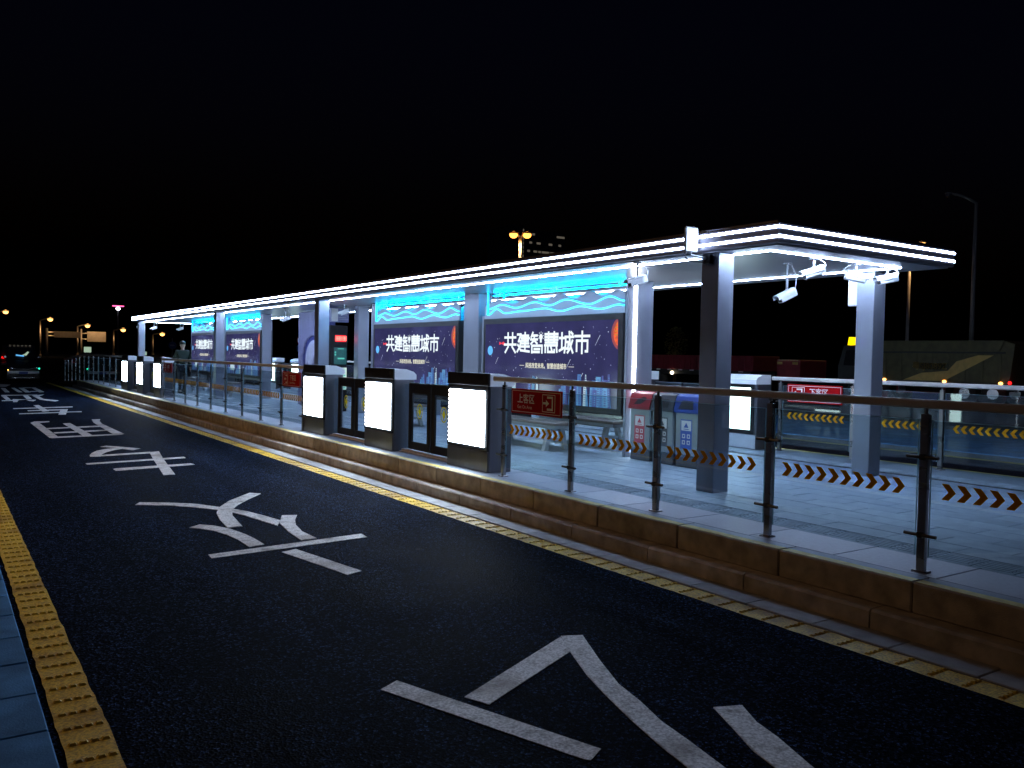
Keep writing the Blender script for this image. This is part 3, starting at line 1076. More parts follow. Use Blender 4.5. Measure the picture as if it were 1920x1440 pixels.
for ln in (NEON_A, NEON_B):
    t = MB().tube([(8.428, y, z) for y, z in ln], 0.011, 6).build('neon_tube', 'neon_cyan', dw, True)
    MB().tube([(8.419, y, z - 0.006) for y, z in ln], 0.0035, 5).build('neon_highlight', 'neon_core', t, True)
MB().box(8.42, 8.438, 13.225, 13.262, 2.56, SOF - 0.004).build('neon_bar', 'neon_cyan', dw)
MB().box(8.775, 8.79, 13.225, 13.262, 2.56, SOF - 0.004).build('neon_bar', 'neon_cyan', dw)
MB().box(8.585, 8.635, 9.56, 13.30, SOF - 0.065, SOF - 0.05).build('neon_bar', 'neon_ceiling', dw)
for y in (9.8, 11.4, 13.1):
    MB().box(8.60, 8.62, y, y + 0.03, SOF - 0.0505, SOF).build('bar_bracket', 'white_metal', dw)
WALLS = [(4.78, 'lit city poster wall with wavy blue neon crest, second wall away from the litter bins'),
         (16.86, 'lit city poster wall with neon crest, just past the slatted panel with the arch'),
         (21.64, 'lit city poster wall with neon crest at the platform end where the person walks')]
for dy, lab in WALLS:
    copy_thing(dw, (8.61, 11.44 + dy, P0), 0, lab)

# ================================================================== GATES IN THE FENCE LINE
cab = thing('gate_cabinet', '', 'gate cabinet', (5.86, 9.375, P0), 'gate cabinets with lit panels')
MB().box(5.70, 6.035, 8.87, 9.88, P0 - 0.005, 1.425, 0.008).build('body', 'steel_brushed_dark', cab)
MB().prism([(5.705, 1.426), (5.705, 1.582), (5.90, 1.582), (6.02, 1.545), (6.07, 1.50), (6.07, 1.426)], lambda u, v, w: (u, w, v), 8.872, 9.878).build('top_cover', 'white_plastic', cab)
h = MB().box(5.672, 5.703, 8.868, 9.882, 1.43, 1.588, 0.006).build('header', 'black_plastic', cab)
MB().box(5.668, 5.6725, 8.93, 8.99, 1.50, 1.55).build('sensor_window', 'black_metal', h)
MB().box(5.676, 5.7005, 8.875, 9.875, P0 + 0.27, 1.424, 0.004).build('panel_frame', 'black_plastic', cab)
MB().box(5.680, 5.7005, 8.875, 9.875, P0, P0 + 0.265, 0.004).build('kick_plate', 'steel_brushed_dark', cab)
lb = MB().box(5.668, 5.677, 8.94, 9.81, 0.665, 1.365, 0.003).build('light_panel', 'lightbox', cab)
DIODE = MB().ball((0, 0, 0), 0.008, 6, 5).mesh('diode', 'diode')
for k in range(13):
    place_mesh('diode', DIODE, cab, (5.668, 9.828, 0.69 + k * 0.054))
MB().box(6.034, 6.046, 8.93, 9.82, 0.60, 1.415, 0.003).build('panel_frame', 'black_plastic', cab)
MB().box(6.045, 6.052, 9.0, 9.75, 0.665, 1.365, 0.003).build('light_panel', 'lightbox_inner', cab)
MB().box(6.034, 6.044, 8.89, 9.86, P0 + 0.01, 0.585, 0.003).build('kick_plate', 'white_metal', cab)
CABS = [(5.86, 9.375, 0, 'gate cabinet with glowing white panel, next to the red boarding sign'),
        (5.86, 12.025, 0, 'gate cabinet with glowing white panel standing between two pairs of glass gates'),
        (5.86, 14.745, 0, 'gate cabinet with glowing white panel, at the end of the run of plain glass posts'),
        (5.86, 27.785, 0, 'gate cabinet with narrow glowing panel, nearest of three to the walking person'),
        (5.86, 30.465, 0, 'gate cabinet with narrow glowing panel, middle of the three beyond the walking person'),
        (5.86, 33.185, 0, 'gate cabinet with narrow glowing panel, last of the three beyond the walking person'),
        (mirror_x(5.86), 9.80, math.pi, 'silver gate cabinet with glowing inner panel beside the bright red alighting sign'),
        (mirror_x(5.86), 12.45, math.pi, 'silver gate cabinet on the far fence behind the near display wall'),
        (mirror_x(5.86), 15.17, math.pi, 'silver gate cabinet on the far fence behind the second display wall'),
        (mirror_x(5.86), 28.2, math.pi, 'silver gate cabinet with blue lit screen seen past the slatted arch panel'),
        (mirror_x(5.86), 30.9, math.pi, 'silver gate cabinet on the far fence, middle one past the slatted arch panel'),
        (mirror_x(5.86), 33.6, math.pi, 'silver gate cabinet on the far fence, farthest past the slatted arch panel')]
for i, (x, y, rz, lab) in enumerate(CABS):
    if i == 0:
        cab['label'] = lab
    else:
        copy_thing(cab, (x, y, P0), rz, lab)

gate = thing('sliding_gate', '', 'platform gate', (5.875, 10.70, P0), 'glass platform gates')


def leaf(y0, y1, tag):
    fr = MB()
    x0, x1 = 5.86, 5.892
    fr.box(x0, x1, y0, y0 + 0.10, 0.40, 1.375, 0.004)
    fr.box(x0, x1, y1 - 0.10, y1, 0.40, 1.375, 0.004)
    fr.box(x0 + 0.001, x1 - 0.001, y0 + 0.095, y1 - 0.095, 1.235, 1.374, 0.004)
    fr.box(x0 + 0.001, x1 - 0.001, y0 + 0.095, y1 - 0.095, 0.401, 0.52, 0.004)
    o = fr.build('door_leaf', 'black_plastic', gate)
    MB().box(5.872, 5.880, y0 + 0.095, y1 - 0.095, 0.515, 1.24).build('glass_pane', 'door_glass', o)
    MB().box(x0 - 0.002, x1 + 0.002, y0 + 0.006, y1 - 0.006, 1.376, 1.392, 0.003).build('top_rail', 'steel', o)
    F = facing_minus_x(5.8715, (y0 + y1) / 2, 0.975)
    s = MB()
    s.face([F(u, v, 0.001) for u, v in ((-0.05, 0), (0, -0.075), (0.05, 0), (0, 0.075))])
    n = 24
    for k in range(n):
        a, b = 2 * math.pi * k / n, 2 * math.pi * (k + 1) / n
        s.face([F(r * math.cos(t), r * 1.25 * math.sin(t), 0.0014) for r, t in ((0.075, a), (0.088, a), (0.088, b), (0.075, b))])
    s.build('warning_sticker', 'sticker_yellow', o)


leaf(10.69, 11.36, 1)
leaf(9.97, 10.66, 2)
MB().box(5.868, 5.884, 11.365, 11.535, 0.40, 1.36).build('side_pane', 'door_glass', gate)
MB().box(5.82, 5.94, 9.90, 11.51, P0 + 0.018, P0 + 0.04, 0.004).build('floor_track', 'white_metal', gate)
GATES = [(5.875, 10.70, 0, 'pair of black framed glass gates with yellow stickers, nearer the red boarding sign'),
         (5.875, 13.385, 0, 'pair of black framed glass gates with yellow stickers, farther from the boarding sign'),
         (5.875, 29.125, 0, 'pair of glass gates between the narrow lit cabinets nearest the walking person'),
         (5.875, 31.825, 0, 'pair of glass gates between the narrow lit cabinets farthest from the walking person'),
         (mirror_x(5.875), 11.12, math.pi, 'pair of glass gates in the far fence, next to the litter bins'),
         (mirror_x(5.875), 13.81, math.pi, 'pair of glass gates in the far fence hidden behind the near display wall'),
         (mirror_x(5.875), 29.55, math.pi, 'pair of glass gates in the far fence seen past the slatted panel'),
         (mirror_x(5.875), 32.25, math.pi, 'pair of glass gates in the far fence, farthest past the slatted panel')]
for i, (x, y, rz, lab) in enumerate(GATES):
    if i == 0:
        gate['label'] = lab
    else:
        copy_thing(gate, (x, y, P0), rz, lab)

# ================================================================== GLASS FENCES
CHEV = None


def chevron_mesh(sg):
    pts = [(0, 0), (0.05, 0), (0.098, 0.055), (0.05, 0.11), (0, 0.11), (0.048, 0.055)]
    return MB().prism([(u - 0.049, v - 0.055) for u, v in pts], lambda u, v, w: (w, -sg * u, v), -0.0015, 0.0015).mesh('chevron', 'chevron_film')


CH = {1: chevron_mesh(1), -1: chevron_mesh(-1)}


def fence(label, x, ys, sg, ends, drop=None, single=True):
    """sg = 1: the platform lies towards +X"""
    dz = drop or (lambda y: 0.0)
    f = thing('glass_fence', label, 'glass fence', (x, ys[0], P0), 'glass fences along the platform')
    ya, yb = ends
    if drop:
        r = MB()
        r.prism([(ya, 1.498 + dz(ya)), (ya, 1.56 + dz(ya)), (yb, 1.56 + dz(yb)), (yb, 1.498 + dz(yb))], lambda u, v, w: (w, u, v), x - 0.036, x + 0.036)
    else:
        r = MB().box(x - 0.036, x + 0.036, ya, yb, 1.498, 1.56, 0.012)
    hr = r.build('handrail', 'handrail_metal', f)
    for y in ys:
        d = dz(y)
        p = MB().box(x - 0.02, x + 0.02, y - 0.03, y + 0.03, P0 - 0.02 + d, 1.46 + d, 0.004)
        p.cyl((x, y, 1.455 + d), (x, y, 1.505 + d), 0.014, n=8)
        po_ = p.build('post', 'steel', f)
        MB().box(x - 0.045, x + 0.045, y - 0.05, y + 0.05, P0 - 0.004 + d, P0 + 0.012 + d, 0.003).build('foot_plate', 'steel', po_)
        for z in (0.615, 1.16):
            c = MB().tube([(x - sg * 0.03, y - 0.115, z + d), (x - sg * 0.03, y + 0.115, z + d)], 0.0125, 8)
            c.box(x - sg * 0.03 - 0.012, x - sg * 0.03 + 0.012, y - 0.02, y + 0.02, z - 0.02 + d, z + 0.02 + d, 0.003)
            c.build('clamp', 'black_metal', po_)
    for a, b in zip(ys[:-1], ys[1:]):
        d = dz((a + b) / 2)
        if drop:
            g = MB().prism([(a + 0.05, 0.46 + dz(a)), (b - 0.05, 0.46 + dz(b)), (b - 0.05, 1.415 + dz(b)), (a + 0.05, 1.415 + dz(a))], lambda u, v, w: (w, u, v), x - 0.006, x + 0.006)
        else:
            g = MB().box(x - 0.006, x + 0.006, a + 0.05, b - 0.05, 0.46, 1.415, 0.002)
        go = g.build('glass_pane', 'fence_glass', f)
        if not drop:
            e_ = MB().box(x - 0.007, x + 0.007, a + 0.046, b - 0.046, 1.4145, 1.418)
            e_.box(x - 0.007, x + 0.007, a + 0.0465, a + 0.0495, 0.46, 1.4145)
            e_.box(x - 0.007, x + 0.007, b - 0.0495, b - 0.0465, 0.46, 1.4145)
            e_.build('polished_edge', 'glass_edge', go)
        n = 10
        if single:
            for k in range(n):
                yy = (a + b) / 2 + (k - (n - 1) / 2) * 0.107
                place_mesh('chevron', CH[sg], go, (x - 0.0085, yy, 0.935 + d))
    return f


def run(y0, y1, n):
    return [y0 + (y1 - y0) * i / (n - 1) for i in range(n)]


XF, XB = 5.72, mirror_x(5.72)
fence('clear glass fence with brown rail and red boarding sign, beside the unlit column', XF, [8.57, 7.25, 5.93, 4.605, 3.275, 1.95, 0.63][::-1], 1, (0.3, 8.79))
fence('clear glass fence with close posts and brown rail between the two rows of cabinets', XF, [15.36] + run(16.56, 25.70, 8) + [27.05], 1, (15.27, 27.25))
fence('glass fence with many close posts beyond the three narrow lit cabinets', XF, run(33.9, 43.5, 8), 1, (33.75, 43.55), single=False)
fence('glass fence sloping down the far end of the platform towards the van', XF, run(43.6, 50.4, 6), 1, (43.56, 50.6), lambda y: -max(0, y - 43.6) * 0.045, single=False)
fence('far glass fence with white lit rail, yellow chevrons and bright red alighting sign', XB, [9.08, 7.74, 6.37, 4.98, 3.6, 2.2, 0.85][::-1], -1, (0.5, 9.25))
fence('far glass fence with white rail seen between the display walls and slatted panel', XB, [15.8] + run(17.0, 26.1, 8) + [27.4], -1, (15.7, 27.6))
fence('far glass fence with white rail at the far end behind the walking person', XB, run(34.3, 43.5, 8), -1, (34.2, 43.55), single=False)


# ---- red platform signs
def sign(label, x, y_left, z0, w, hgt, sg, body, eng, icon_right, arrow):
    s = thing('platform_sign', label, 'sign', (x, y_left - w / 2 * sg, z0), 'red platform signs')
    t = 0.008
    MB().box(x - t, x + t, min(y_left, y_left - sg * w), max(y_left, y_left - sg * w), z0, z0 + hgt, 0.003).build('plate', 'sign_red', s)
    F = facing_minus_x(x - t - 0.0006, y_left, z0) if sg > 0 else None
    G = (lambda u, v, q: (x - t - 0.0006 - q, y_left - u, z0 + v)) if True else F
    m = MB()
    e, b = 0.02, 0.007
    for q in (rect(e, w - e, e, e + b), rect(e, w - e, hgt - e - b, hgt - e), rect(e, e + b, e + b, hgt - e - b), rect(w - e - b, w - e, e + b, hgt - e - b)):
        m.face([G(u, v, 0.0005) for u, v in q])
    iu = w - 0.36 if icon_right else 0.09
    iw, ih, iz = 0.24, 0.2, 0.045
    for q in (rect(iu, iu + iw, iz, iz + 0.008), rect(iu, iu + iw, iz + ih - 0.008, iz + ih), rect(iu, iu + 0.008, iz + 0.008, iz + ih - 0.008), rect(iu + iw - 0.008, iu + iw, iz + 0.008, iz + ih - 0.008),
              rect(iu + 0.09, iu + 0.2, iz + 0.02, iz + 0.045), rect(iu + 0.09, iu + 0.2, iz + ih - 0.045, iz + ih - 0.02), rect(iu + 0.178, iu + 0.2, iz + 0.045, iz + ih - 0.045)):
        m.face([G(u, v, 0.0005) for u, v in q])
    ax, az = iu + 0.07, iz + ih / 2
    if arrow > 0:
        ar = [(-0.055, -0.012), (0.0, -0.012), (0.0, -0.04), (0.06, 0), (0.0, 0.04), (0.0, 0.012), (-0.055, 0.012)]
    else:
        ar = [(0.065, -0.012), (0.01, -0.012), (0.01, -0.04), (-0.05, 0), (0.01, 0.04), (0.01, 0.012), (0.065, 0.012)]
    m.face([G(ax + u, az + v, 0.0009) for u, v in ar])
    tu = 0.13 if icon_right else 0.42
    lettering(m, body, 0.115, lambda u, v, q: G(tu + u, 0.135 + v, 0.0005 + q), 0.0018, 1.0)
    lettering(m, eng, 0.055, lambda u, v, q: G(tu + u, 0.062 + v, 0.0005 + q), 0, 1.0)
    m.build('lettering', 'sign_white', s)
    return s


sign('dim red boarding sign with characters and an entry arrow, beside the lit cabinet', 5.700, 8.385, 1.14, 0.985, 0.29, 1, '上客区', 'Get On Area', True, 1)
sign('dim red alighting sign on the fence beside the slatted arch panel', 5.700, 16.45, 1.14, 0.985, 0.29, 1, '下客区', 'Get Off Area', False, -1)
sign('small dim red sign on the fence in front of the walking person', 5.700, 26.95, 1.14, 0.985, 0.29, 1, '上客区', 'Get On Area', False, -1)
sign('bright red alighting sign with white arrow icon on the far fence', XB - 0.018, 8.93, 1.16, 1.01, 0.29, 1, '下客区', 'Get Off Area', False, -1)

# ================================================================== LITTER BINS, BENCHES
ICON = [(-0.028, -0.028), (0.028, -0.028), (0.028, 0.028), (-0.028, 0.028)]


def bin_(label, y0, lid, stick, mouth):
    t = thing('litter_bin', label, 'litter bin', (8.62, y0 + 0.215, P0), 'litter bins beside the display wall')
    y1 = y0 + 0.43
    MB().box(8.40, 8.84, y0, y1, P0 + 0.15, 1.10, 0.02).build('body', 'bin_metal', t)
    MB().box(8.41, 8.83, y0 + 0.01, y1 - 0.01, P0, P0 + 0.152, 0.01).build('base', 'bin_base', t)
    lidp = [(8.375, 1.085), (8.372, 1.12), (8.43, 1.31), (8.47, 1.335), (8.82, 1.335), (8.86, 1.30), (8.86, 1.085)]
    lo = MB().prism(lidp, lambda u, v, w: (u, w, v), y0 - 0.006, y1 + 0.006).build('lid', lid, t)
    ym = (y0 + y1) / 2

    def slope(u, v, w):  # on the sloping front of the lid
        k = (v - 1.12) / 0.19
        return (8.372 + 0.058 * k - w, ym - u, v + w * 0.3)
    if mouth == 'leaf':
        o = [(-0.12, 1.15), (-0.04, 1.23), (0.05, 1.265), (0.12, 1.26), (0.11, 1.21), (0.02, 1.16)]
    elif mouth == 'round':
        o = [(-0.13, 1.14), (-0.13, 1.245), (-0.09, 1.26), (0.1, 1.26), (0.13, 1.24), (0.13, 1.14)]
    else:
        o = [(-0.14, 1.14), (-0.09, 1.255), (0.1, 1.255), (0.14, 1.14)]
    mo = MB().face([slope(u, v, 0.003) for u, v in o]).build('mouth', 'black_plastic', lo)
    if mouth == 'round':
        MB().face([slope(-0.07 + 0.05 * math.cos(a), 1.21 + 0.035 * math.sin(a), 0.006) for a in [R(20 * i) for i in range(18)]]).build('yellow_sticker', 'sticker_yellow', lo)
    F = facing_minus_x(8.3995, ym, 0.6)
    st = MB().face([F(u, v, 0.002) for u, v in rect(-0.105, 0.105, 0.0, 0.40)]).build('notice', stick, t)
    w = MB().face([F(u, v, 0.004) for u, v in rect(-0.09, 0.09, 0.25, 0.385)])
    for du in (-0.045, 0.045):
        for dv in (0.175, 0.09):
            q = [(du + a, dv + b) for a, b in ICON]
            q2 = [(du + a * 0.5, dv + b * 0.55) for a, b in ICON]
            for i in range(4):
                j = (i + 1) % 4
                w.face([F(u, v, 0.004) for u, v in (q[i], q[j], q2[j], q2[i])])
    w.build('notice_print', 'sign_white', st)
    e = MB().face([F(u, v, 0.006) for u, v in ((-0.045, 0.29), (0.045, 0.29), (0, 0.36))])
    e.face([F(u, v, 0.006) for u, v in rect(-0.05, 0.05, 0.265, 0.275)])
    e.build('notice_symbol', stick, st)


bin_('grey litter bin with a red lid and red notice', 8.86, 'lid_red', 'sticker_red', 'leaf')
bin_('grey litter bin with a black lid and a round yellow sticker', 8.40, 'lid_black', 'sticker_black', 'round')
bin_('grey litter bin with a blue lid and blue notice', 7.94, 'lid_blue', 'sticker_blue', 'trap')

bench = thing('platform_bench', '', 'bench', (8.0, 11.4, P0), 'benches at the display walls')
MB().box(7.83, 8.27, 10.35, 12.45, 0.755, 0.80, 0.008).build('seat', 'bench_slab', bench)
MB().box(7.87, 8.23, 10.40, 12.40, 0.70, 0.7545, 0.006).build('seat_frame', 'bench_stone', bench)
for y in (10.62, 12.15):
    for s_ in (-1, 1):
        MB().prism([(8.05 + s_ * 0.07, 0.70), (8.05 + s_ * 0.14, 0.70), (8.05 + s_ * 0.235, P0), (8.05 + s_ * 0.165, P0)], lambda u, v, w: (u, w, v), y - 0.04, y + 0.04).build('leg', 'bench_stone', bench)
    MB().box(7.93, 8.17, y - 0.025, y + 0.025, 0.50, 0.545, 0.004).build('stretcher', 'bench_stone', bench)
BEN = [(8.0, 11.4, 'low bench with slanted grey legs in front of the display wall by the litter bins'),
       (9.08, 11.3, 'low bench with slanted legs behind the display wall by the bins'),
       (8.0, 16.2, 'low bench in front of the second display wall, behind the glass gates'),
       (8.0, 28.4, 'low bench in front of the display wall just past the slatted panel'),
       (8.0, 33.1, 'low bench in front of the last display wall near the walking person')]
for i, (x, y, lab) in enumerate(BEN):
    if i == 0:
        bench['label'] = lab
    else:
        copy_thing(bench, (x, y, P0), 0, lab)

# ================================================================== MIDDLE OF THE PLATFORM
sp = thing('slatted_panel', 'purple slatted panel with a blue arched window print, behind a front column', 'panel', (8.45, 21.9, P0))
MB().box(8.44, 8.60, 20.85, 22.92, P0, 2.93, 0.006).build('backing', 'arch_blue', sp)
y = 20.88
while y < 22.88:
    zb = P0 + 0.02
    if abs(y + 0.025 - 21.9) < 0.74:
        zb = 1.62 + math.sqrt(max(0, 0.74 ** 2 - (y + 0.025 - 21.9) ** 2)) * 0.88
    MB().box(8.375, 8.441, y, y + 0.05, zb, 2.92, 0.006).build('slat', 'slat_purple', sp)
    y += 0.095
arch = [(-0.72, 0.10), (0.72, 0.10)] + [(0.72 * math.cos(R(i * 10)), 1.27 + 0.64 * math.sin(R(i * 10))) for i in range(19)]
MB().prism([(21.9 + u, P0 + v) for u, v in arch], lambda u, v, w: (w, u, v), 8.425, 8.441).build('arch_frame', 'arch_blue', sp)
arch2 = [(u * 0.82, 0.06 + v * 0.91) for u, v in arch]
ap = MB().prism([(21.9 + u, P0 + v) for u, v in arch2], lambda u, v, w: (w, u, v), 8.420, 8.4255).build('arch_print', 'print_pale', sp)
m = MB()
m.face([(8.4185, 21.9 + u, P0 + v) for u, v in ((-0.6, 0.2), (0.6, 0.2), (0.6, 1.0), (0.45, 1.25), (0.2, 0.95), (-0.1, 1.5), (-0.4, 0.9), (-0.6, 1.1))])
m.build('hill_print', 'slat_purple', ap)
m = MB()
for k in range(5):
    m.face([(8.4165, 21.9 + u, P0 + v) for u, v in rect(-0.45 + 0.1 * k, 0.5 - 0.06 * k, 0.72 - 0.11 * k, 0.75 - 0.11 * k)])
m.build('lettering', 'arch_blue', ap)

ki = thing('information_kiosk', 'tall dark information kiosk with a red glowing readout and a teal screen', 'kiosk', (8.35, 20.05, P0))
MB().box(7.97, 8.07, 20.0, 20.1, P0, SOF, 0.006).build('post', 'metal_paint', ki)
MB().box(8.58, 8.86, 19.35, 19.6, P0, SOF, 0.006).build('post', 'metal_paint', ki)
MB().box(8.12, 8.575, 20.0, 20.22, P0, 2.50, 0.01).build('housing', 'black_plastic', ki)
hb = MB().box(8.12, 8.60, 19.985, 20.05, 2.58, 2.93, 0.008).build('header_sign', 'slat_purple', ki)
FK = facing_minus_y(8.12, 19.984, 2.58)
MB().face([FK(u, v, 0.002) for u, v in rect(0.02, 0.19, 0.02, 0.33)]).build('map_print', 'sign_white', hb)
m = MB()
lettering(m, '智慧公交站', 0.05, lambda u, v, w: FK(0.205 + u, 0.18 + v, 0.002), 0, 0.9)
m.face([FK(u, v, 0.002) for u, v in rect(0.21, 0.40, 0.11, 0.118)])
m.face([FK(u, v, 0.002) for u, v in rect(0.21, 0.46, 0.07, 0.076)])
m.build('lettering', 'sign_white', hb)
FK = facing_minus_y(8.12, 19.999, P0)
sc_ = MB().face([FK(u, v, 0.003) for u, v in rect(0.12, 0.42, 1.72, 1.93)]).build('readout_window', 'black_metal', ki)
m = MB()
for k in range(5):
    u = 0.15 + k * 0.052 + (0.02 if k > 2 else 0)
    strokes(m, [[(u, 1.78), (u, 1.87), (u + 0.034, 1.87), (u + 0.034, 1.78), (u, 1.78)], [(u, 1.825), (u + 0.034, 1.825)]], 0.016, lambda a, b, w: FK(a, b, 0.006 + w))
m.build('readout', 'readout_core', sc_)
m = MB()
for q in (rect(0.125, 0.415, 1.745, 1.762), rect(0.125, 0.415, 1.888, 1.905), rect(0.125, 0.14, 1.762, 1.888), rect(0.40, 0.415, 1.762, 1.888)):
    m.face([FK(u, v, 0.006) for u, v in q])
m.build('readout_glow', 'readout_red', sc_)
s2 = MB().face([FK(u, v, 0.003) for u, v in rect(0.10, 0.43, 1.18, 1.60)]).build('route_screen', 'screen_teal', ki)
m = MB()
for q in (rect(0.2, 0.36, 1.56, 1.58), rect(0.12, 0.155, 1.40, 1.44), rect(0.12, 0.155, 1.46, 1.5), rect(0.2, 0.38, 1.31, 1.345)):
    m.face([FK(u, v, 0.005) for u, v in q])
m.build('route_text', 'screen_mint', s2)
s3 = MB().face([FK(u, v, 0.003) for u, v in rect(0.10, 0.44, 0.55, 1.10)]).build('map_board', 'screen_pale', ki)
m = MB()
for i in range(4):
    for j in range(6):
        m.face([FK(u, v, 0.005) for u, v in rect(0.13 + i * 0.075, 0.185 + i * 0.075, 0.58 + j * 0.06, 0.62 + j * 0.06)])
m.build('map_cells', 'screen_mint', s3)

# ================================================================== SURVEILLANCE CAMERAS
def bullet_camera(label, x, y, zb, yaw, pitch, length=0.27):
    """hangs from the soffit; zb = height of the body"""
    c = thing('surveillance_camera', label, 'camera', (x, y, SOF), 'surveillance cameras under the roof')
    MB().cyl((x, y, SOF), (x, y, SOF - 0.015), 0.055, n=14).build('ceiling_plate', 'white_metal', c)
    st = MB().cyl((x, y, SOF - 0.014), (x, y, zb + 0.06), 0.014, n=10)
    st.ball((x, y, zb + 0.055), 0.024, 8, 6)
    st.build('stem', 'white_metal', c, True)
    d = Vector((math.cos(yaw) * math.cos(pitch), math.sin(yaw) * math.cos(pitch), math.sin(pitch)))
    s_ = Vector((-math.sin(yaw), math.cos(yaw), 0))
    u = s_.cross(d) * -1
    if u.z < 0:
        u = -u
    o = Vector((x, y, zb))

    def pt(a, b, h_):
        return tuple(o + d * a + s_ * b + u * h_)
    prof = [(-0.042, -0.035), (-0.03, -0.05), (0.03, -0.05), (0.042, -0.035), (0.042, 0.02), (0.0, 0.04), (-0.042, 0.02)]
    L_ = length
    b = MB().prism(prof, lambda p, q, w: pt(w, p, q), -L_ * 0.45, L_ * 0.42)
    bo = b.build('body', 'white_plastic', c)
    hood = [(-0.055, 0.0), (-0.055, 0.035), (-0.03, 0.058), (0.03, 0.058), (0.055, 0.035), (0.055, 0.0), (0.050, 0.0), (0.050, 0.032), (0.028, 0.053), (-0.028, 0.053), (-0.050, 0.032), (-0.050, 0.0)]
    MB().prism(hood, lambda p, q, w: pt(w, p, q), -L_ * 0.42, L_ * 0.58).build('sun_shield', 'white_plastic', c)
    MB().prism([(p * 0.88, q * 0.85) for p, q in prof], lambda p, q, w: pt(w, p, q), L_ * 0.42, L_ * 0.435).build('lens_window', 'black_plastic', bo)
    pts = []
    for i in range(9):
        t = i / 8
        a = -L_ * 0.45 - 0.05 * math.sin(math.pi * t)
        p0 = Vector(pt(a, 0, 0))
        top = Vector((x, y, SOF - 0.005)) - Vector((d.x, d.y, 0)) * (0.05 + 0.05 * math.sin(math.pi * t))
        q = p0.lerp(top, t)
        pts.append(q)
    MB().tube(pts, 0.006, 6).build('cable', 'white_plastic', c, True)


bullet_camera('white camera on a short stem under the roof front, facing the road side', 8.22, 6.08, 2.82, R(150), R(-18))
bullet_camera('white camera under the roof front showing its dark lens towards the viewer', 9.05, 6.11, 2.826, R(-42), R(-12))
bullet_camera('white camera at the roof front, nearest the pale column with the box', 9.62, 6.06, 2.836, R(152), R(-12))
bullet_camera('white camera hanging low on a long stem inside the roof', 8.45, 6.62, 2.60, R(165), R(-25))
bullet_camera('white camera hanging beside the upright light strip of the display wall', 7.09, 7.76, 2.755, R(165), R(-16))
bullet_camera('white camera hanging between the slatted panel and the far display wall', 8.0, 22.9, 2.72, R(150), R(-20))
bullet_camera('white camera hanging above the information kiosk', 8.2, 19.3, 2.80, R(150), R(-20))
bullet_camera('white camera at the far roof end beyond the end column', 7.2, 38.9, 2.72, R(60), R(-20))
bullet_camera('white camera at the far roof end on the inner side of the end column', 7.75, 38.6, 2.72, R(200), R(-20))
bullet_camera('white camera at the far roof end above the walking person', 8.75, 38.3, 2.72, R(150), R(-20))

an = thing('antenna_panel', 'flat white antenna panel on an arm at the top of the near dark column', 'antenna', (7.0, 6.55, 2.9))
pn = MB().box(6.75, 6.94, 6.63, 6.67, 2.985, 3.255, 0.012)
pn.build('panel', 'white_plastic', an)
MB().tube([(6.85, 6.655, 3.03), (6.86, 6.66, 2.955), (6.92, 6.60, 2.93), (7.05, 6.56, 2.915)], 0.014, 8).build('arm', 'white_metal', an, True)
MB().box(7.0, 7.052, 6.51, 6.61, 2.86, 2.955, 0.004).build('clamp', 'black_metal', an)
MB().tube([(6.82, 6.70, 3.0), (6.80, 6.69, 2.93), (6.86, 6.66, 2.885), (6.98, 6.60, 2.88), (7.055, 6.5, 2.90)], 0.005, 6).build('cable', 'black_plastic', an, True)

# ================================================================== STREET LAMPS AND SIGNS
def street_lamp(label, x, y, hgt, armdir, arml=1.6, lens='sodium_far', r=0.07, size=0.3, power=0, twin=False):
    """pole with a gently rising arm and a lamp head; power > 0 puts the lamp's own light in the head"""
    t = thing('street_lamp', label, 'street lamp', (x, y, 0), 'street lamps')
    MB().cyl((x, y, 0), (x, y, 0.5), r * 1.6, r * 1.6, 12).build('base', 'lamp_pole', t)
    MB().cyl((x, y, 0.45), (x, y, hgt - 0.45), r * 1.15, r * 0.75, 12).build('pole', 'lamp_pole', t, True)
    for k, a in enumerate([armdir] if not twin else [armdir, armdir + math.pi]):
        dx, dy = math.cos(a), math.sin(a)
        pts = [(x + dx * arml * s_, y + dy * arml * s_, hgt - 0.5 + 0.5 * math.sin(s_ * math.pi / 2)) for s_ in (0, .15, .3, .5, .75, 1)]
        MB().tube(pts, r * 0.6, 8).build('arm', 'lamp_pole', t, True)
        hx, hy = x + dx * (arml + size * 0.6), y + dy * (arml + size * 0.6)
        hd = MB().ball((hx, hy, hgt + 0.02), size, 12, 8, (1.1, 1.1, 0.25)).build('head', 'lamp_pole', t, True)
        MB().ball((hx, hy, hgt - size * 0.32), size * 0.80, 12, 8, (1.0, 1.0, 0.85)).build('lens', lens, hd, True)
        if power:
            l = bpy.data.lights.new('lamp_light', 'SPOT')
            l.spot_size = R(150)
            l.spot_blend = 0.6
            l.energy = power
            l.color = (1.0, 0.55, 0.22)
            l.shadow_soft_size = 0.15
            lo = bpy.data.objects.new('lamp_light', l)
            lo.location = (hx - x, hy - y, hgt - size * 0.95)
            COL.objects.link(lo)
            lo.parent = t
    return t


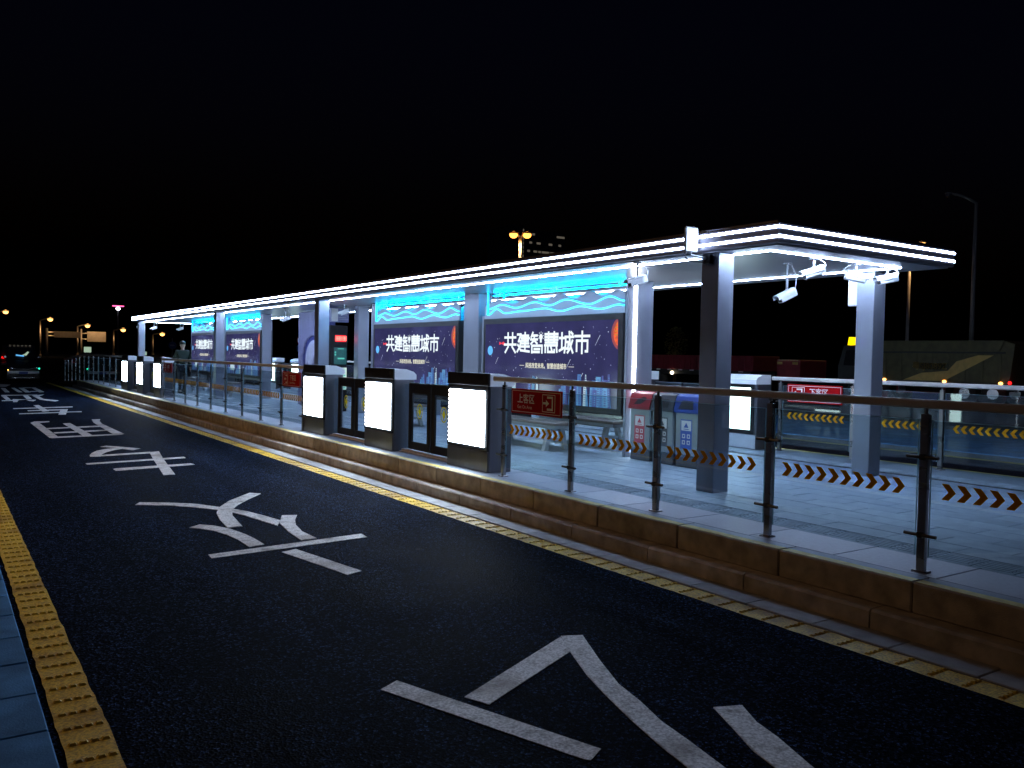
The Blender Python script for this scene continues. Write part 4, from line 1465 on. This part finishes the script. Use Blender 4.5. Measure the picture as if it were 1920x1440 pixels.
street_lamp('sodium street lamp on the near pavement opposite the shelter', -5.5, 15.0, 9.0, 0.0, 1.8, 'sodium_lens', 0.09, 0.28, 1300)
street_lamp('sodium street lamp on the near pavement across from the near platform end', -5.5, -13.0, 9.0, 0.0, 1.8, 'sodium_lens', 0.09, 0.28, 550)
FARL = [(10.5, 169.9, 'lit street lamp nearest the van, over the far road'), (20.6, 202.6, 'lit street lamp whose pole carries the long dim sign'), (33.5, 245.2, 'lit street lamp whose pole carries the bright orange sign'),
        (48.4, 282.1, 'lit street lamp between the orange sign and the round blue sign'), (70.4, 332.8, 'lit street lamp behind the round blue sign')]
for x, y, lab in FARL:
    k = y / 170.0
    a = R(-35)
    street_lamp(lab, x - 2.2 * k * math.cos(a), y - 2.2 * k * math.sin(a), 8.0, a, 1.5 * k, 'sodium_far', 0.16 * k, 0.52 * k, 1500 * k)
street_lamp('tall twin headed street lamp glowing orange above the shelter roof', 39.6, 57.5, 11.9, R(-35), 0.3, 'sodium_lens', 0.14, 0.42, 900, True)
street_lamp('sodium street lamp beside the road where the dump truck waits', 31.0, 10.0, 10.0, R(60), 1.5, 'sodium_lens', 0.1, 0.28, 130)
street_lamp('lit orange street lamp with a bare pole behind the dump truck', 54.1, 32.5, 10.0, R(-30), 0.6, 'sodium_far', 0.11, 0.3, 1500)
street_lamp('tall unlit lamp pole standing beside the dump truck', 51.4, 26.8, 12.0, R(150), 1.6, 'dark_metal_paint', 0.13, 0.22)
fl = thing('floodlight_mast', 'distant high mast with white and pink floodlights', 'floodlight', (66.8, 407.3, 0))
MB().cyl((66.8, 407.3, 0), (66.8, 407.3, 19.6), 0.45, 0.3, 10).build('mast', 'dark_metal_paint', fl)
MB().ball((66.8, 406.8, 19.6), 0.85, 10, 7, (1, 1, 0.8)).build('floodlight', 'flood_white', fl, True)
MB().box(64.6, 69.2, 406.6, 407.6, 20.5, 20.95, 0.1).build('side_floodlight', 'flood_pink', fl)


def board_sign(label, px, py, base, pole_r, x0, x1, z0, z1, mat, y):
    """overhead direction board on two arms from a pole"""
    t = thing('direction_sign', label, 'road sign', (px, py, 0), 'overhead road signs')
    MB().cyl((px, py, 0), (px, py, z1 + 0.6), pole_r, pole_r * 0.8, 10).build('pole', 'lamp_pole', t, True)
    for z in (z0 + (z1 - z0) * 0.25, z0 + (z1 - z0) * 0.8):
        MB().cyl((px, py, z), (x1, y, z), pole_r * 0.45, n=8).build('arm', 'lamp_pole', t)
    MB().box(x0, x1, y - 0.25, y - 0.1, z0, z1, 0.03).build('board', mat, t)
    return t


b1 = board_sign('long dim overhead direction board seen from its back', 19.4, 201.0, 0, 0.28, 20.7, 25.6, 4.0, 5.3, 'sign_back', 201)
b2 = board_sign('overhead road board lit bright orange', 31.2, 243.0, 0, 0.3, 32.6, 37.0, 3.6, 6.2, 'sign_back', 243)
for bd_, pw in ((b1, 260), (b2, 1500)):
    l = bpy.data.lights.new('board_fill_light', 'SPOT')
    l.energy, l.color, l.spot_size, l.shadow_soft_size = pw, (1.0, 0.55, 0.24), R(80), 0.2
    lo = bpy.data.objects.new('board_fill_light', l)  # added spot without a fixture, brightens the board
    lo.location = (3.6, -5.0, 9.0)
    lo.rotation_euler = (R(52), 0, 0)
    COL.objects.link(lo)
    lo.parent = bd_

rs = thing('round_road_sign', 'small round blue road sign on a post behind the far end of the fence', 'road sign', (22.0, 100.0, 0))
MB().cyl((22.0, 100, 0), (22.0, 100, 3.2), 0.05, n=8).build('post', 'lamp_pole', rs)
MB().cyl((22.0, 99.93, 2.35), (22.0, 99.9, 2.35), 0.42, n=24).build('plate', 'sign_blue', rs)
MB().box(21.75, 22.2, 99.87, 99.9, 2.28, 2.42).build('arrow', 'sign_white', rs)
rs = thing('round_road_sign', 'round white speed sign above a round blue one, seen past the slatted panel', 'road sign', (30.6, 83.5, 0))
MB().cyl((30.6, 83.5, 0), (30.6, 83.5, 3.4), 0.06, n=8).build('post', 'lamp_pole', rs)
MB().cyl((30.6, 83.42, 3.05), (30.6, 83.39, 3.05), 0.36, n=24).build('plate', 'sign_red', rs)
MB().cyl((30.6, 83.388, 3.05), (30.6, 83.38, 3.05), 0.27, n=24).build('plate_face', 'sign_white', rs)
MB().cyl((30.6, 83.42, 2.25), (30.6, 83.39, 2.25), 0.38, n=24).build('plate', 'sign_blue', rs)
for x, y, z, s_, lab in ((25.6, 190.0, 1.6, 1.1, 'small pale lit roadside board under the orange sign'), (38.2, 200.0, 1.0, 0.8, 'small pale lit roadside board left of the shelter end column')):
    t = thing('roadside_board', lab, 'sign', (x, y, 0))
    MB().box(x - s_ * 0.6, x + s_ * 0.6, y, y + 0.2, z - s_ * 0.5, z + s_ * 0.5, 0.03).build('board', 'sign_lit', t)
    for q in (-0.4, 0.4):
        MB().cyl((x + s_ * q, y + 0.1, 0), (x + s_ * q, y + 0.1, z), 0.06, n=8).build('leg', 'lamp_pole', t)
for x, y, z, lab in ((61.0, 68.0, 3.0, 'small green signal light beyond the litter bins'),):
    t = thing('traffic_signal', lab, 'traffic signal', (x, y, 0))
    MB().cyl((x, y, 0), (x, y, z - 0.2), 0.05, n=8).build('pole', 'lamp_pole', t)
    MB().box(x - 0.16, x + 0.16, y, y + 0.2, z - 0.25, z + 0.3, 0.03).build('housing', 'black_plastic', t)
    MB().cyl((x, y - 0.01, z), (x, y + 0.005, z), 0.08, n=16).build('lens', 'signal_green', t)

# ================================================================== VEHICLES
van = thing('van', 'dark van facing the viewer in the bus lane beyond the painted characters', 'van', (3.85, 51.0, 0))
vx, vy = 3.85, 51.0
prof = [(0.02, 0.16), (0, 0.70), (0.08, 0.88), (0.75, 1.12), (1.05, 1.25), (1.75, 1.82), (2.1, 1.9), (4.6, 1.88), (4.85, 1.7), (4.9, 0.25)]
bd = MB()
sec = [(-0.9, 0.0), (-0.86, 0.05)]
for s0, s1, ins in ((-0.88, 0.88, 0),):
    bd.prism(prof, lambda u, v, w: (vx + w * (1 - 0.10 * max(0, v - 1.1)), vy + u, v), -0.88, 0.88)
bd.build('body', 'car_paint_black', van)
MB().face([(vx - 0.74, vy + 1.06, 1.275), (vx + 0.74, vy + 1.06, 1.275), (vx + 0.66, vy + 1.70, 1.795), (vx - 0.66, vy + 1.70, 1.795)]).build('windscreen', 'car_glass', van)
MB().box(vx - 0.86, vx + 0.86, vy - 0.06, vy + 0.06, 0.43, 0.57, 0.03).build('bumper', 'white_metal', van)
for k in range(6):
    MB().box(vx - 0.62 + k * 0.22, vx - 0.50 + k * 0.22, vy + 1.95, vy + 2.0, 1.895, 1.915).build('roof_glint', 'window_dim', van)  # reflected highlights along the roof edge, drawn as dim glowing bars
MB().box(vx - 0.24, vx + 0.24, vy - 0.075, vy - 0.055, 0.42, 0.53, 0.004).build('number_plate', 'plate_blue', van)
MB().box(vx - 0.62, vx + 0.62, vy - 0.03, vy + 0.02, 0.19, 0.23, 0.006).build('lower_trim', 'chrome', van)
for s_ in (-1, 1):
    MB().ball((vx + s_ * 0.66, vy + 0.05, 0.72), 0.12, 10, 7, (1.5, 0.5, 0.8)).build('headlight', 'chrome', van, True)
    MB().box(vx + s_ * 0.93 - 0.08, vx + s_ * 0.93 + 0.08, vy + 1.0, vy + 1.1, 1.22, 1.36, 0.02).build('mirror', 'car_paint_black', van)
    for yy in (0.85, 3.9):
        wh = MB().cyl((vx + s_ * 0.72, vy + yy, 0.33), (vx + s_ * 0.90, vy + yy, 0.33), 0.33, n=20).build('wheel', 'tyre', van, True)
        MB().cyl((vx + s_ * 0.90, vy + yy, 0.33), (vx + s_ * 0.905, vy + yy, 0.33), 0.2, n=16).build('rim', 'chrome', wh)
MB().face([(vx + u, vy + 1.06 + k * 0.64 - 0.012, 1.275 + k * 0.52 + 0.01) for u, k in ((-0.32, 0.12), (0.14, 0.05), (0.12, 0.16), (-0.30, 0.26))]).build('blue_reflection', 'reflection_blue', van)  # blue reflection in the windscreen, drawn as a glowing patch
MB().face([(vx + u, vy + 1.06 + k * 0.64 - 0.014, 1.275 + k * 0.52 + 0.012) for u, k in ((0.02, 0.2), (0.26, 0.14), (0.44, 0.5), (0.36, 0.58), (0.2, 0.34))]).build('pale_reflection', 'sign_lit', van)  # pale reflection in the windscreen, drawn as a glowing shape on the glass
MB().ball((vx + 0.86, vy - 0.02, 0.70), 0.045, 8, 6).build('marker_or_glint', 'signal_green', van, True)  # green reflection at the headlight, drawn as a small glowing ball
MB().ball((vx - 0.82, vy - 0.02, 0.62), 0.025, 8, 6).build('marker_or_glint', 'amber_marker', van, True)
van.scale = (0.84, 1, 1)

bt = thing('box_truck', 'tall truck with red tail lights partly cut off beside the van', 'truck', (2.9, 76.0, 0))
MB().box(1.6, 4.15, 76.0, 82, 0.8, 3.1, 0.04).build('cargo_box', 'truck_dark', bt)
MB().box(1.7, 4.05, 75.85, 76.0, 0.5, 0.7, 0.02).build('bumper', 'steel', bt)
for x in (3.75, 2.0):
    MB().box(x - 0.2, x + 0.2, 75.9, 75.99, 1.0, 1.14, 0.02).build('tail_light', 'signal_red', bt)
    MB().cyl((x, 77.5, 0.45), (x + 0.25, 77.5, 0.45), 0.45, n=18).build('wheel', 'tyre', bt, True)
MB().ball((4.02, 75.85, 0.55), 0.09, 8, 6).build('marker_or_glint', 'amber_marker', bt, True)

# dump truck on the road beyond
dt = thing('dump_truck', 'dark olive dump truck with an orange flash and a plate number on its side', 'truck', (41.0, 22.5, 0))
tx = 40.0
y0, y1 = 18.9, 25.4
side = [(y0 + 0.2, 1.02), (y1, 1.02), (y1, 2.4), (y1 + 0.55, 2.4), (y1 + 0.55, 3.0), (y0 + 0.55, 2.98), (y0, 2.82)]
bo = MB().prism(side, lambda u, v, w: (w, u, v), tx, tx + 2.4).build('tipper_body', 'truck_body', dt)
MB().prism([(y1 + 0.5, 2.50), (y0 + 0.65, 2.48), (y0 + 0.45, 2.95), (y1 + 0.5, 2.97)], lambda u, v, w: (w, u, v), tx - 0.07, tx + 0.01).build('top_band', 'truck_body', bo)
for k in range(8):
    yy = y0 + 0.6 + k * 0.8
    MB().box(tx - 0.03, tx, yy - 0.04, yy + 0.04, 1.06, 2.4, 0.01).build('rib', 'truck_body', bo)
MB().box(tx - 0.05, tx + 0.0, y0 + 0.4, y1 - 0.05, 2.38, 2.46, 0.01).build('side_rail', 'truck_dark', bo)
MB().face([(tx - 0.034, y1 - u, v) for u, v in ((1.25, 1.05), (3.3, 1.05), (5.6, 2.30), (4.9, 2.30), (3.9, 2.0), (3.5, 1.55), (2.2, 1.42))]).build('orange_flash', 'truck_stripe', bo)
m = MB()
lettering(m, '粤SJ8089Z', 0.40, lambda u, v, w: (tx - 0.037, y1 - 1.7 - u, 1.62 + v), 0.01, 1.0)
m.build('lettering', 'truck_stripe', bo)
ca = MB().prism([(y1 + 0.75, 0.7), (y1 + 2.5, 0.7), (y1 + 2.5, 1.7), (y1 + 2.2, 2.75), (y1 + 0.75, 2.8)], lambda u, v, w: (w, u, v), tx + 0.05, tx + 2.35).build('cab', 'truck_dark', dt)
MB().face([(tx + 0.045, y1 + u, v) for u, v in ((1.1, 1.7), (2.2, 1.7), (2.05, 2.5), (1.1, 2.55))]).build('side_window', 'car_glass', ca)
MB().prism([(-0.2, 0), (0.2, 0), (0.13, 0.42), (-0.13, 0.42)], lambda u, v, w: (tx + w, y1 + 1.95 + u, 2.78 + v), 0.3, 0.6).build('roof_beacon', 'beacon_yellow', ca)
MB().box(tx + 0.2, tx + 2.2, y0 + 0.2, y1 + 2.3, 0.72, 1.0, 0.02).build('chassis', 'truck_dark', dt)
for yy in (y0 + 0.9, y0 + 2.2, y1 + 0.1, y1 + 1.6):
    for xs in (tx, tx + 2.05):
        wh = MB().cyl((xs, yy, 0.52), (xs + 0.35, yy, 0.52), 0.52, n=22).build('wheel', 'tyre', dt, True)
        MB().cyl((xs - 0.006, yy, 0.52), (xs, yy, 0.52), 0.26, n=16).build('rim', 'steel', wh)
g = MB()
g.box(tx - 0.03, tx + 0.01, y0 + 3.1, y1 - 0.9, 0.42, 0.50)
g.box(tx - 0.03, tx + 0.01, y0 + 3.1, y1 - 0.9, 0.86, 0.92)
for yy in (y0 + 3.1, y1 - 0.98):
    g.box(tx - 0.035, tx + 0.015, yy, yy + 0.08, 0.40, 0.94)
g.build('side_guard', 'trailer_red', dt)
for yy in (y1 - 0.25, y0 + 3.15, y0 + 0.55):
    MB().ball((tx - 0.04, yy, 1.03), 0.075, 8, 6, (0.6, 1.3, 0.9)).build('marker_or_glint', 'amber_marker', dt, True)
MB().ball((tx - 0.04, y0 + 0.15, 1.06), 0.08, 8, 6).build('tail_light', 'signal_red', dt, True)

tr = thing('dropside_trailer', 'dark red dropside trailer with white marks along its lower edge', 'trailer', (41.5, 38.0, 0))
MB().box(40.0, 42.4, 33.6, 43.5, 1.22, 2.14, 0.02).build('side_board', 'trailer_red', tr)
for k in range(20):
    MB().box(39.96, 40.0, 33.7 + k * 0.49, 33.8 + k * 0.49, 1.24, 2.12, 0.008).build('rib', 'trailer_red', tr)
MB().box(40.1, 42.3, 33.8, 43.4, 0.9, 1.2, 0.02).build('chassis', 'truck_dark', tr)
for k in range(9):
    MB().box(39.95, 39.965, 34.3 + k * 1.0, 34.65 + k * 1.0, 1.15, 1.22).build('reflective_mark', 'sign_white', tr)
for yy in (35.0, 36.3, 41.5):
    MB().cyl((40.0, yy, 0.5), (40.4, yy, 0.5), 0.5, n=20).build('wheel', 'tyre', tr, True)
MB().ball((39.95, 40.2, 0.98), 0.13, 8, 6).build('marker_or_glint', 'head_lamp', tr, True)
MB().box(39.9, 39.98, 42.4, 43.2, 1.1, 1.7, 0.02).build('lit_board', 'truck_stripe', tr)
t2 = thing('box_truck', 'dark red truck rear with a row of small marker lights along its top edge', 'truck', (41.0, 30.9, 0))
MB().box(40.0, 42.4, 30.3, 31.9, 0.7, 1.95, 0.03).build('cargo_box', 'trailer_red', t2)
for k in range(7):
    MB().box(39.97, 40.0, 30.45 + k * 0.2, 30.55 + k * 0.2, 1.90, 1.94).build('marker_or_glint', 'window_dim', t2)
for yy in (30.45, 31.5):
    MB().box(39.975, 40.0, yy, yy + 0.36, 1.68, 1.82, 0.005).build('reflector', 'truck_stripe', t2)
for yy in (30.8, 31.5):
    MB().cyl((40.05, yy, 0.4), (40.4, yy, 0.4), 0.4, n=18).build('wheel', 'tyre', t2, True)

# ================================================================== FAR BUILDING, TREE
bl = thing('tower_block', 'distant dark tower block with a few dim lit windows above the roof', 'building', (175.0, 250.0, 0))
MB().box(166, 172, 247, 262, 0, 48, 0.3).build('wall', 'concrete_dark', bl)
MB().box(172.5, 190, 247, 262, 0, 47, 0.3).build('wall', 'concrete_dark', bl)
rnd = random.Random(5)
for k in range(30):
    x, z = rnd.uniform(173, 189), rnd.choice((36, 39, 42, 45))
    MB().box(x, x + 1.1, 246.9, 247.02, z, z + 0.7).build('window', 'window_dim', bl)
for k in range(9):
    MB().box(171.2, 171.6, 246.9, 247.02, 34 + k * 1.5, 34.8 + k * 1.5).build('window', 'window_dim', bl)

tree = thing('street_tree', 'thin dark tree faintly lit by a street lamp behind the near column', 'tree', (52.0, 52.0, 0))
MB().cyl((52, 52, 0), (52.1, 52, 2.2), 0.14, 0.09, 8).build('trunk', 'bark', tree, True)
rnd = random.Random(9)
lv = MB()
for k in range(900):
    a, q = rnd.uniform(0, 2 * math.pi), rnd.random()
    z = 1.6 + 3.0 * rnd.random()
    rr = (0.25 + 0.75 * math.sin((z - 1.4) / 3.4 * math.pi)) * math.sqrt(q)
    c = Vector((52.05 + rr * math.cos(a), 52 + rr * math.sin(a), z))
    n1 = Vector((rnd.uniform(-1, 1), rnd.uniform(-1, 1), rnd.uniform(-1, 1))).normalized()
    n2 = n1.orthogonal().normalized()
    s_ = rnd.uniform(0.06, 0.13)
    lv.face([c + n1 * s_, c + n2 * s_ * 0.5, c - n1 * s_, c - n2 * s_ * 0.5])
lv.build('crown', 'leaf', tree)
for k in range(5):
    a = k * 1.3
    MB().cyl((52.05, 52, 1.5 + 0.3 * k), (52.05 + 0.6 * math.cos(a), 52 + 0.6 * math.sin(a), 2.2 + 0.45 * k), 0.04, 0.015, 6).build('limb', 'bark', tree)

# ================================================================== THE PERSON
pe = thing('person', 'person in a dark green jacket and dark trousers walking along the platform', 'person', (7.0, 30.3, P0))
J = {'pelvis': (0, 0, 0.93, 0.135), 'waist': (0, 0, 1.08, 0.125), 'chest': (0, -0.01, 1.28, 0.155), 'neck0': (0, -0.01, 1.44, 0.08), 'neck': (0, -0.015, 1.5, 0.055),
     'head0': (0, -0.02, 1.57, 0.075), 'head': (0, -0.025, 1.65, 0.088), 'crown': (0, -0.015, 1.725, 0.06),
     'shL': (-0.18, 0, 1.40, 0.07), 'elL': (-0.25, 0.04, 1.13, 0.05), 'wrL': (-0.24, -0.06, 0.90, 0.036),
     'shR': (0.18, 0, 1.40, 0.07), 'elR': (0.25, 0.06, 1.13, 0.05), 'wrR': (0.25, -0.02, 0.88, 0.036),
     'hipL': (-0.09, 0, 0.88, 0.095), 'knL': (-0.10, -0.12, 0.50, 0.065), 'anL': (-0.10, -0.10, 0.09, 0.045), 'toL': (-0.11, -0.27, 0.04, 0.038),
     'hipR': (0.09, 0, 0.88, 0.095), 'knR': (0.10, 0.02, 0.49, 0.065), 'anR': (0.10, 0.22, 0.11, 0.045), 'toR': (0.11, 0.08, 0.045, 0.038)}
ED = [('pelvis', 'waist'), ('waist', 'chest'), ('chest', 'neck0'), ('neck0', 'neck'), ('neck', 'head0'), ('head0', 'head'), ('head', 'crown'),
      ('chest', 'shL'), ('shL', 'elL'), ('elL', 'wrL'), ('chest', 'shR'), ('shR', 'elR'), ('elR', 'wrR'),
      ('pelvis', 'hipL'), ('hipL', 'knL'), ('knL', 'anL'), ('anL', 'toL'), ('pelvis', 'hipR'), ('hipR', 'knR'), ('knR', 'anR'), ('anR', 'toR')]


def skinned(names, edges, grow, root, sub=2):
    ix = {n: i for i, n in enumerate(names)}
    me = bpy.data.meshes.new('skin_cage')
    me.from_pydata([J[n][:3] for n in names], [(ix[a], ix[b]) for a, b in edges if a in ix and b in ix], [])
    o = bpy.data.objects.new('skin_cage', me)
    COL.objects.link(o)
    md = o.modifiers.new('skin', 'SKIN')
    md.use_smooth_shade = True
    for i, n in enumerate(names):
        sv = me.skin_vertices[0].data[i]
        sv.radius = (J[n][3] * grow, J[n][3] * grow)
        sv.use_root = n == root
    s_ = o.modifiers.new('sub', 'SUBSURF')
    s_.levels = s_.render_levels = sub
    dg = bpy.context.evaluated_depsgraph_get()
    out = bpy.data.meshes.new_from_object(o.evaluated_get(dg))
    bpy.data.objects.remove(o)
    return out


def add_hand(side):
    w = J['wrL' if side < 0 else 'wrR']
    names = ['w%d' % side, 'p%d' % side]
    J[names[0]] = (w[0], w[1], w[2], 0.032)
    J[names[1]] = (w[0], w[1] - 0.01, w[2] - 0.075, 0.034)
    ed = [(names[0], names[1])]
    for k, (dx, ln) in enumerate(((-0.028, 0.075), (-0.010, 0.085), (0.010, 0.08), (0.028, 0.062))):
        a, b = 'f%d_%d' % (side, k), 'g%d_%d' % (side, k)
        J[a] = (w[0] + side * 0.004, w[1] - 0.01 + dx, w[2] - 0.075 - ln * 0.55, 0.009)
        J[b] = (w[0] - side * 0.012, w[1] - 0.012 + dx, w[2] - 0.075 - ln, 0.008)
        names += [a, b]
        ed += [('p%d' % side, a), (a, b)]
    a, b = 't%d' % side, 'u%d' % side
    J[a] = (w[0] - side * 0.005, w[1] - 0.055, w[2] - 0.06, 0.010)
    J[b] = (w[0] - side * 0.012, w[1] - 0.065, w[2] - 0.095, 0.009)
    names += [a, b]
    ed += [('w%d' % side, a), (a, b)]
    return names, ed


def put(name, me, mat, parent):
    me.name = name
    me.materials.clear()
    me.materials.append(MATS[mat])
    o = bpy.data.objects.new(name, me)
    COL.objects.link(o)
    o.parent = parent
    return o


hl, el = add_hand(-1)
hr_, er = add_hand(1)
body = skinned(list(J), ED + el + er + [('wrL', 'w-1'), ('wrR', 'w1')], 0.97, 'pelvis')
body_o = put('body', body, 'skin', pe)
put('jacket', skinned(['pelvis', 'waist', 'chest', 'neck0', 'shL', 'elL', 'wrL', 'shR', 'elR', 'wrR'], ED, 1.22, 'pelvis'), 'jacket', pe)
put('trousers', skinned(['pelvis', 'hipL', 'knL', 'anL', 'hipR', 'knR', 'anR'], ED, 1.16, 'pelvis'), 'trousers', pe)
for a, b in (('anL', 'toL'), ('anR', 'toR')):
    p, q = J[a], J[b]
    m = MB()
    m.prism([(-0.09, 0.0), (0.19, 0.0), (0.19, 0.05), (0.08, 0.09), (-0.02, 0.13), (-0.09, 0.11)], lambda u, v, w: (p[0] + w, p[1] - u, v + (0.0 if a == 'anL' else 0.02)), -0.05, 0.05)
    o = bpy.data.objects.new('shoe', m.mesh('shoe', 'black_plastic'))
    COL.objects.link(o)
    o.parent = pe
hm = MB().ball((0, -0.002, 1.70), 0.105, 14, 10, (0.92, 1.0, 0.82))
o = bpy.data.objects.new('hair', hm.mesh('hair', 'hair', smooth=True))
COL.objects.link(o)
o.parent = pe
fm = MB()
fm.prism([(-0.012, 0), (0.012, 0), (0.005, 0.04), (-0.005, 0.04)], lambda u, v, w: (u, -0.112 - w * (1 - v * 20), 1.61 + v), -0.01, 0.012)
for s_ in (-1, 1):
    fm.ball((s_ * 0.086, -0.02, 1.63), 0.022, 8, 6, (0.4, 0.8, 1.3))
o = bpy.data.objects.new('face_features', fm.mesh('face_features', 'skin', smooth=True))
COL.objects.link(o)
o.parent = pe
fe = MB()
for s_ in (-1, 1):
    fe.ball((s_ * 0.033, -0.098, 1.645), 0.010, 8, 6, (1.3, 0.6, 0.7))
fe.box(-0.025, 0.025, -0.106, -0.092, 1.578, 1.585, 0.002)
o = bpy.data.objects.new('eyes_and_mouth', fe.mesh('eyes_and_mouth', 'hair', smooth=True))
COL.objects.link(o)
o.parent = pe
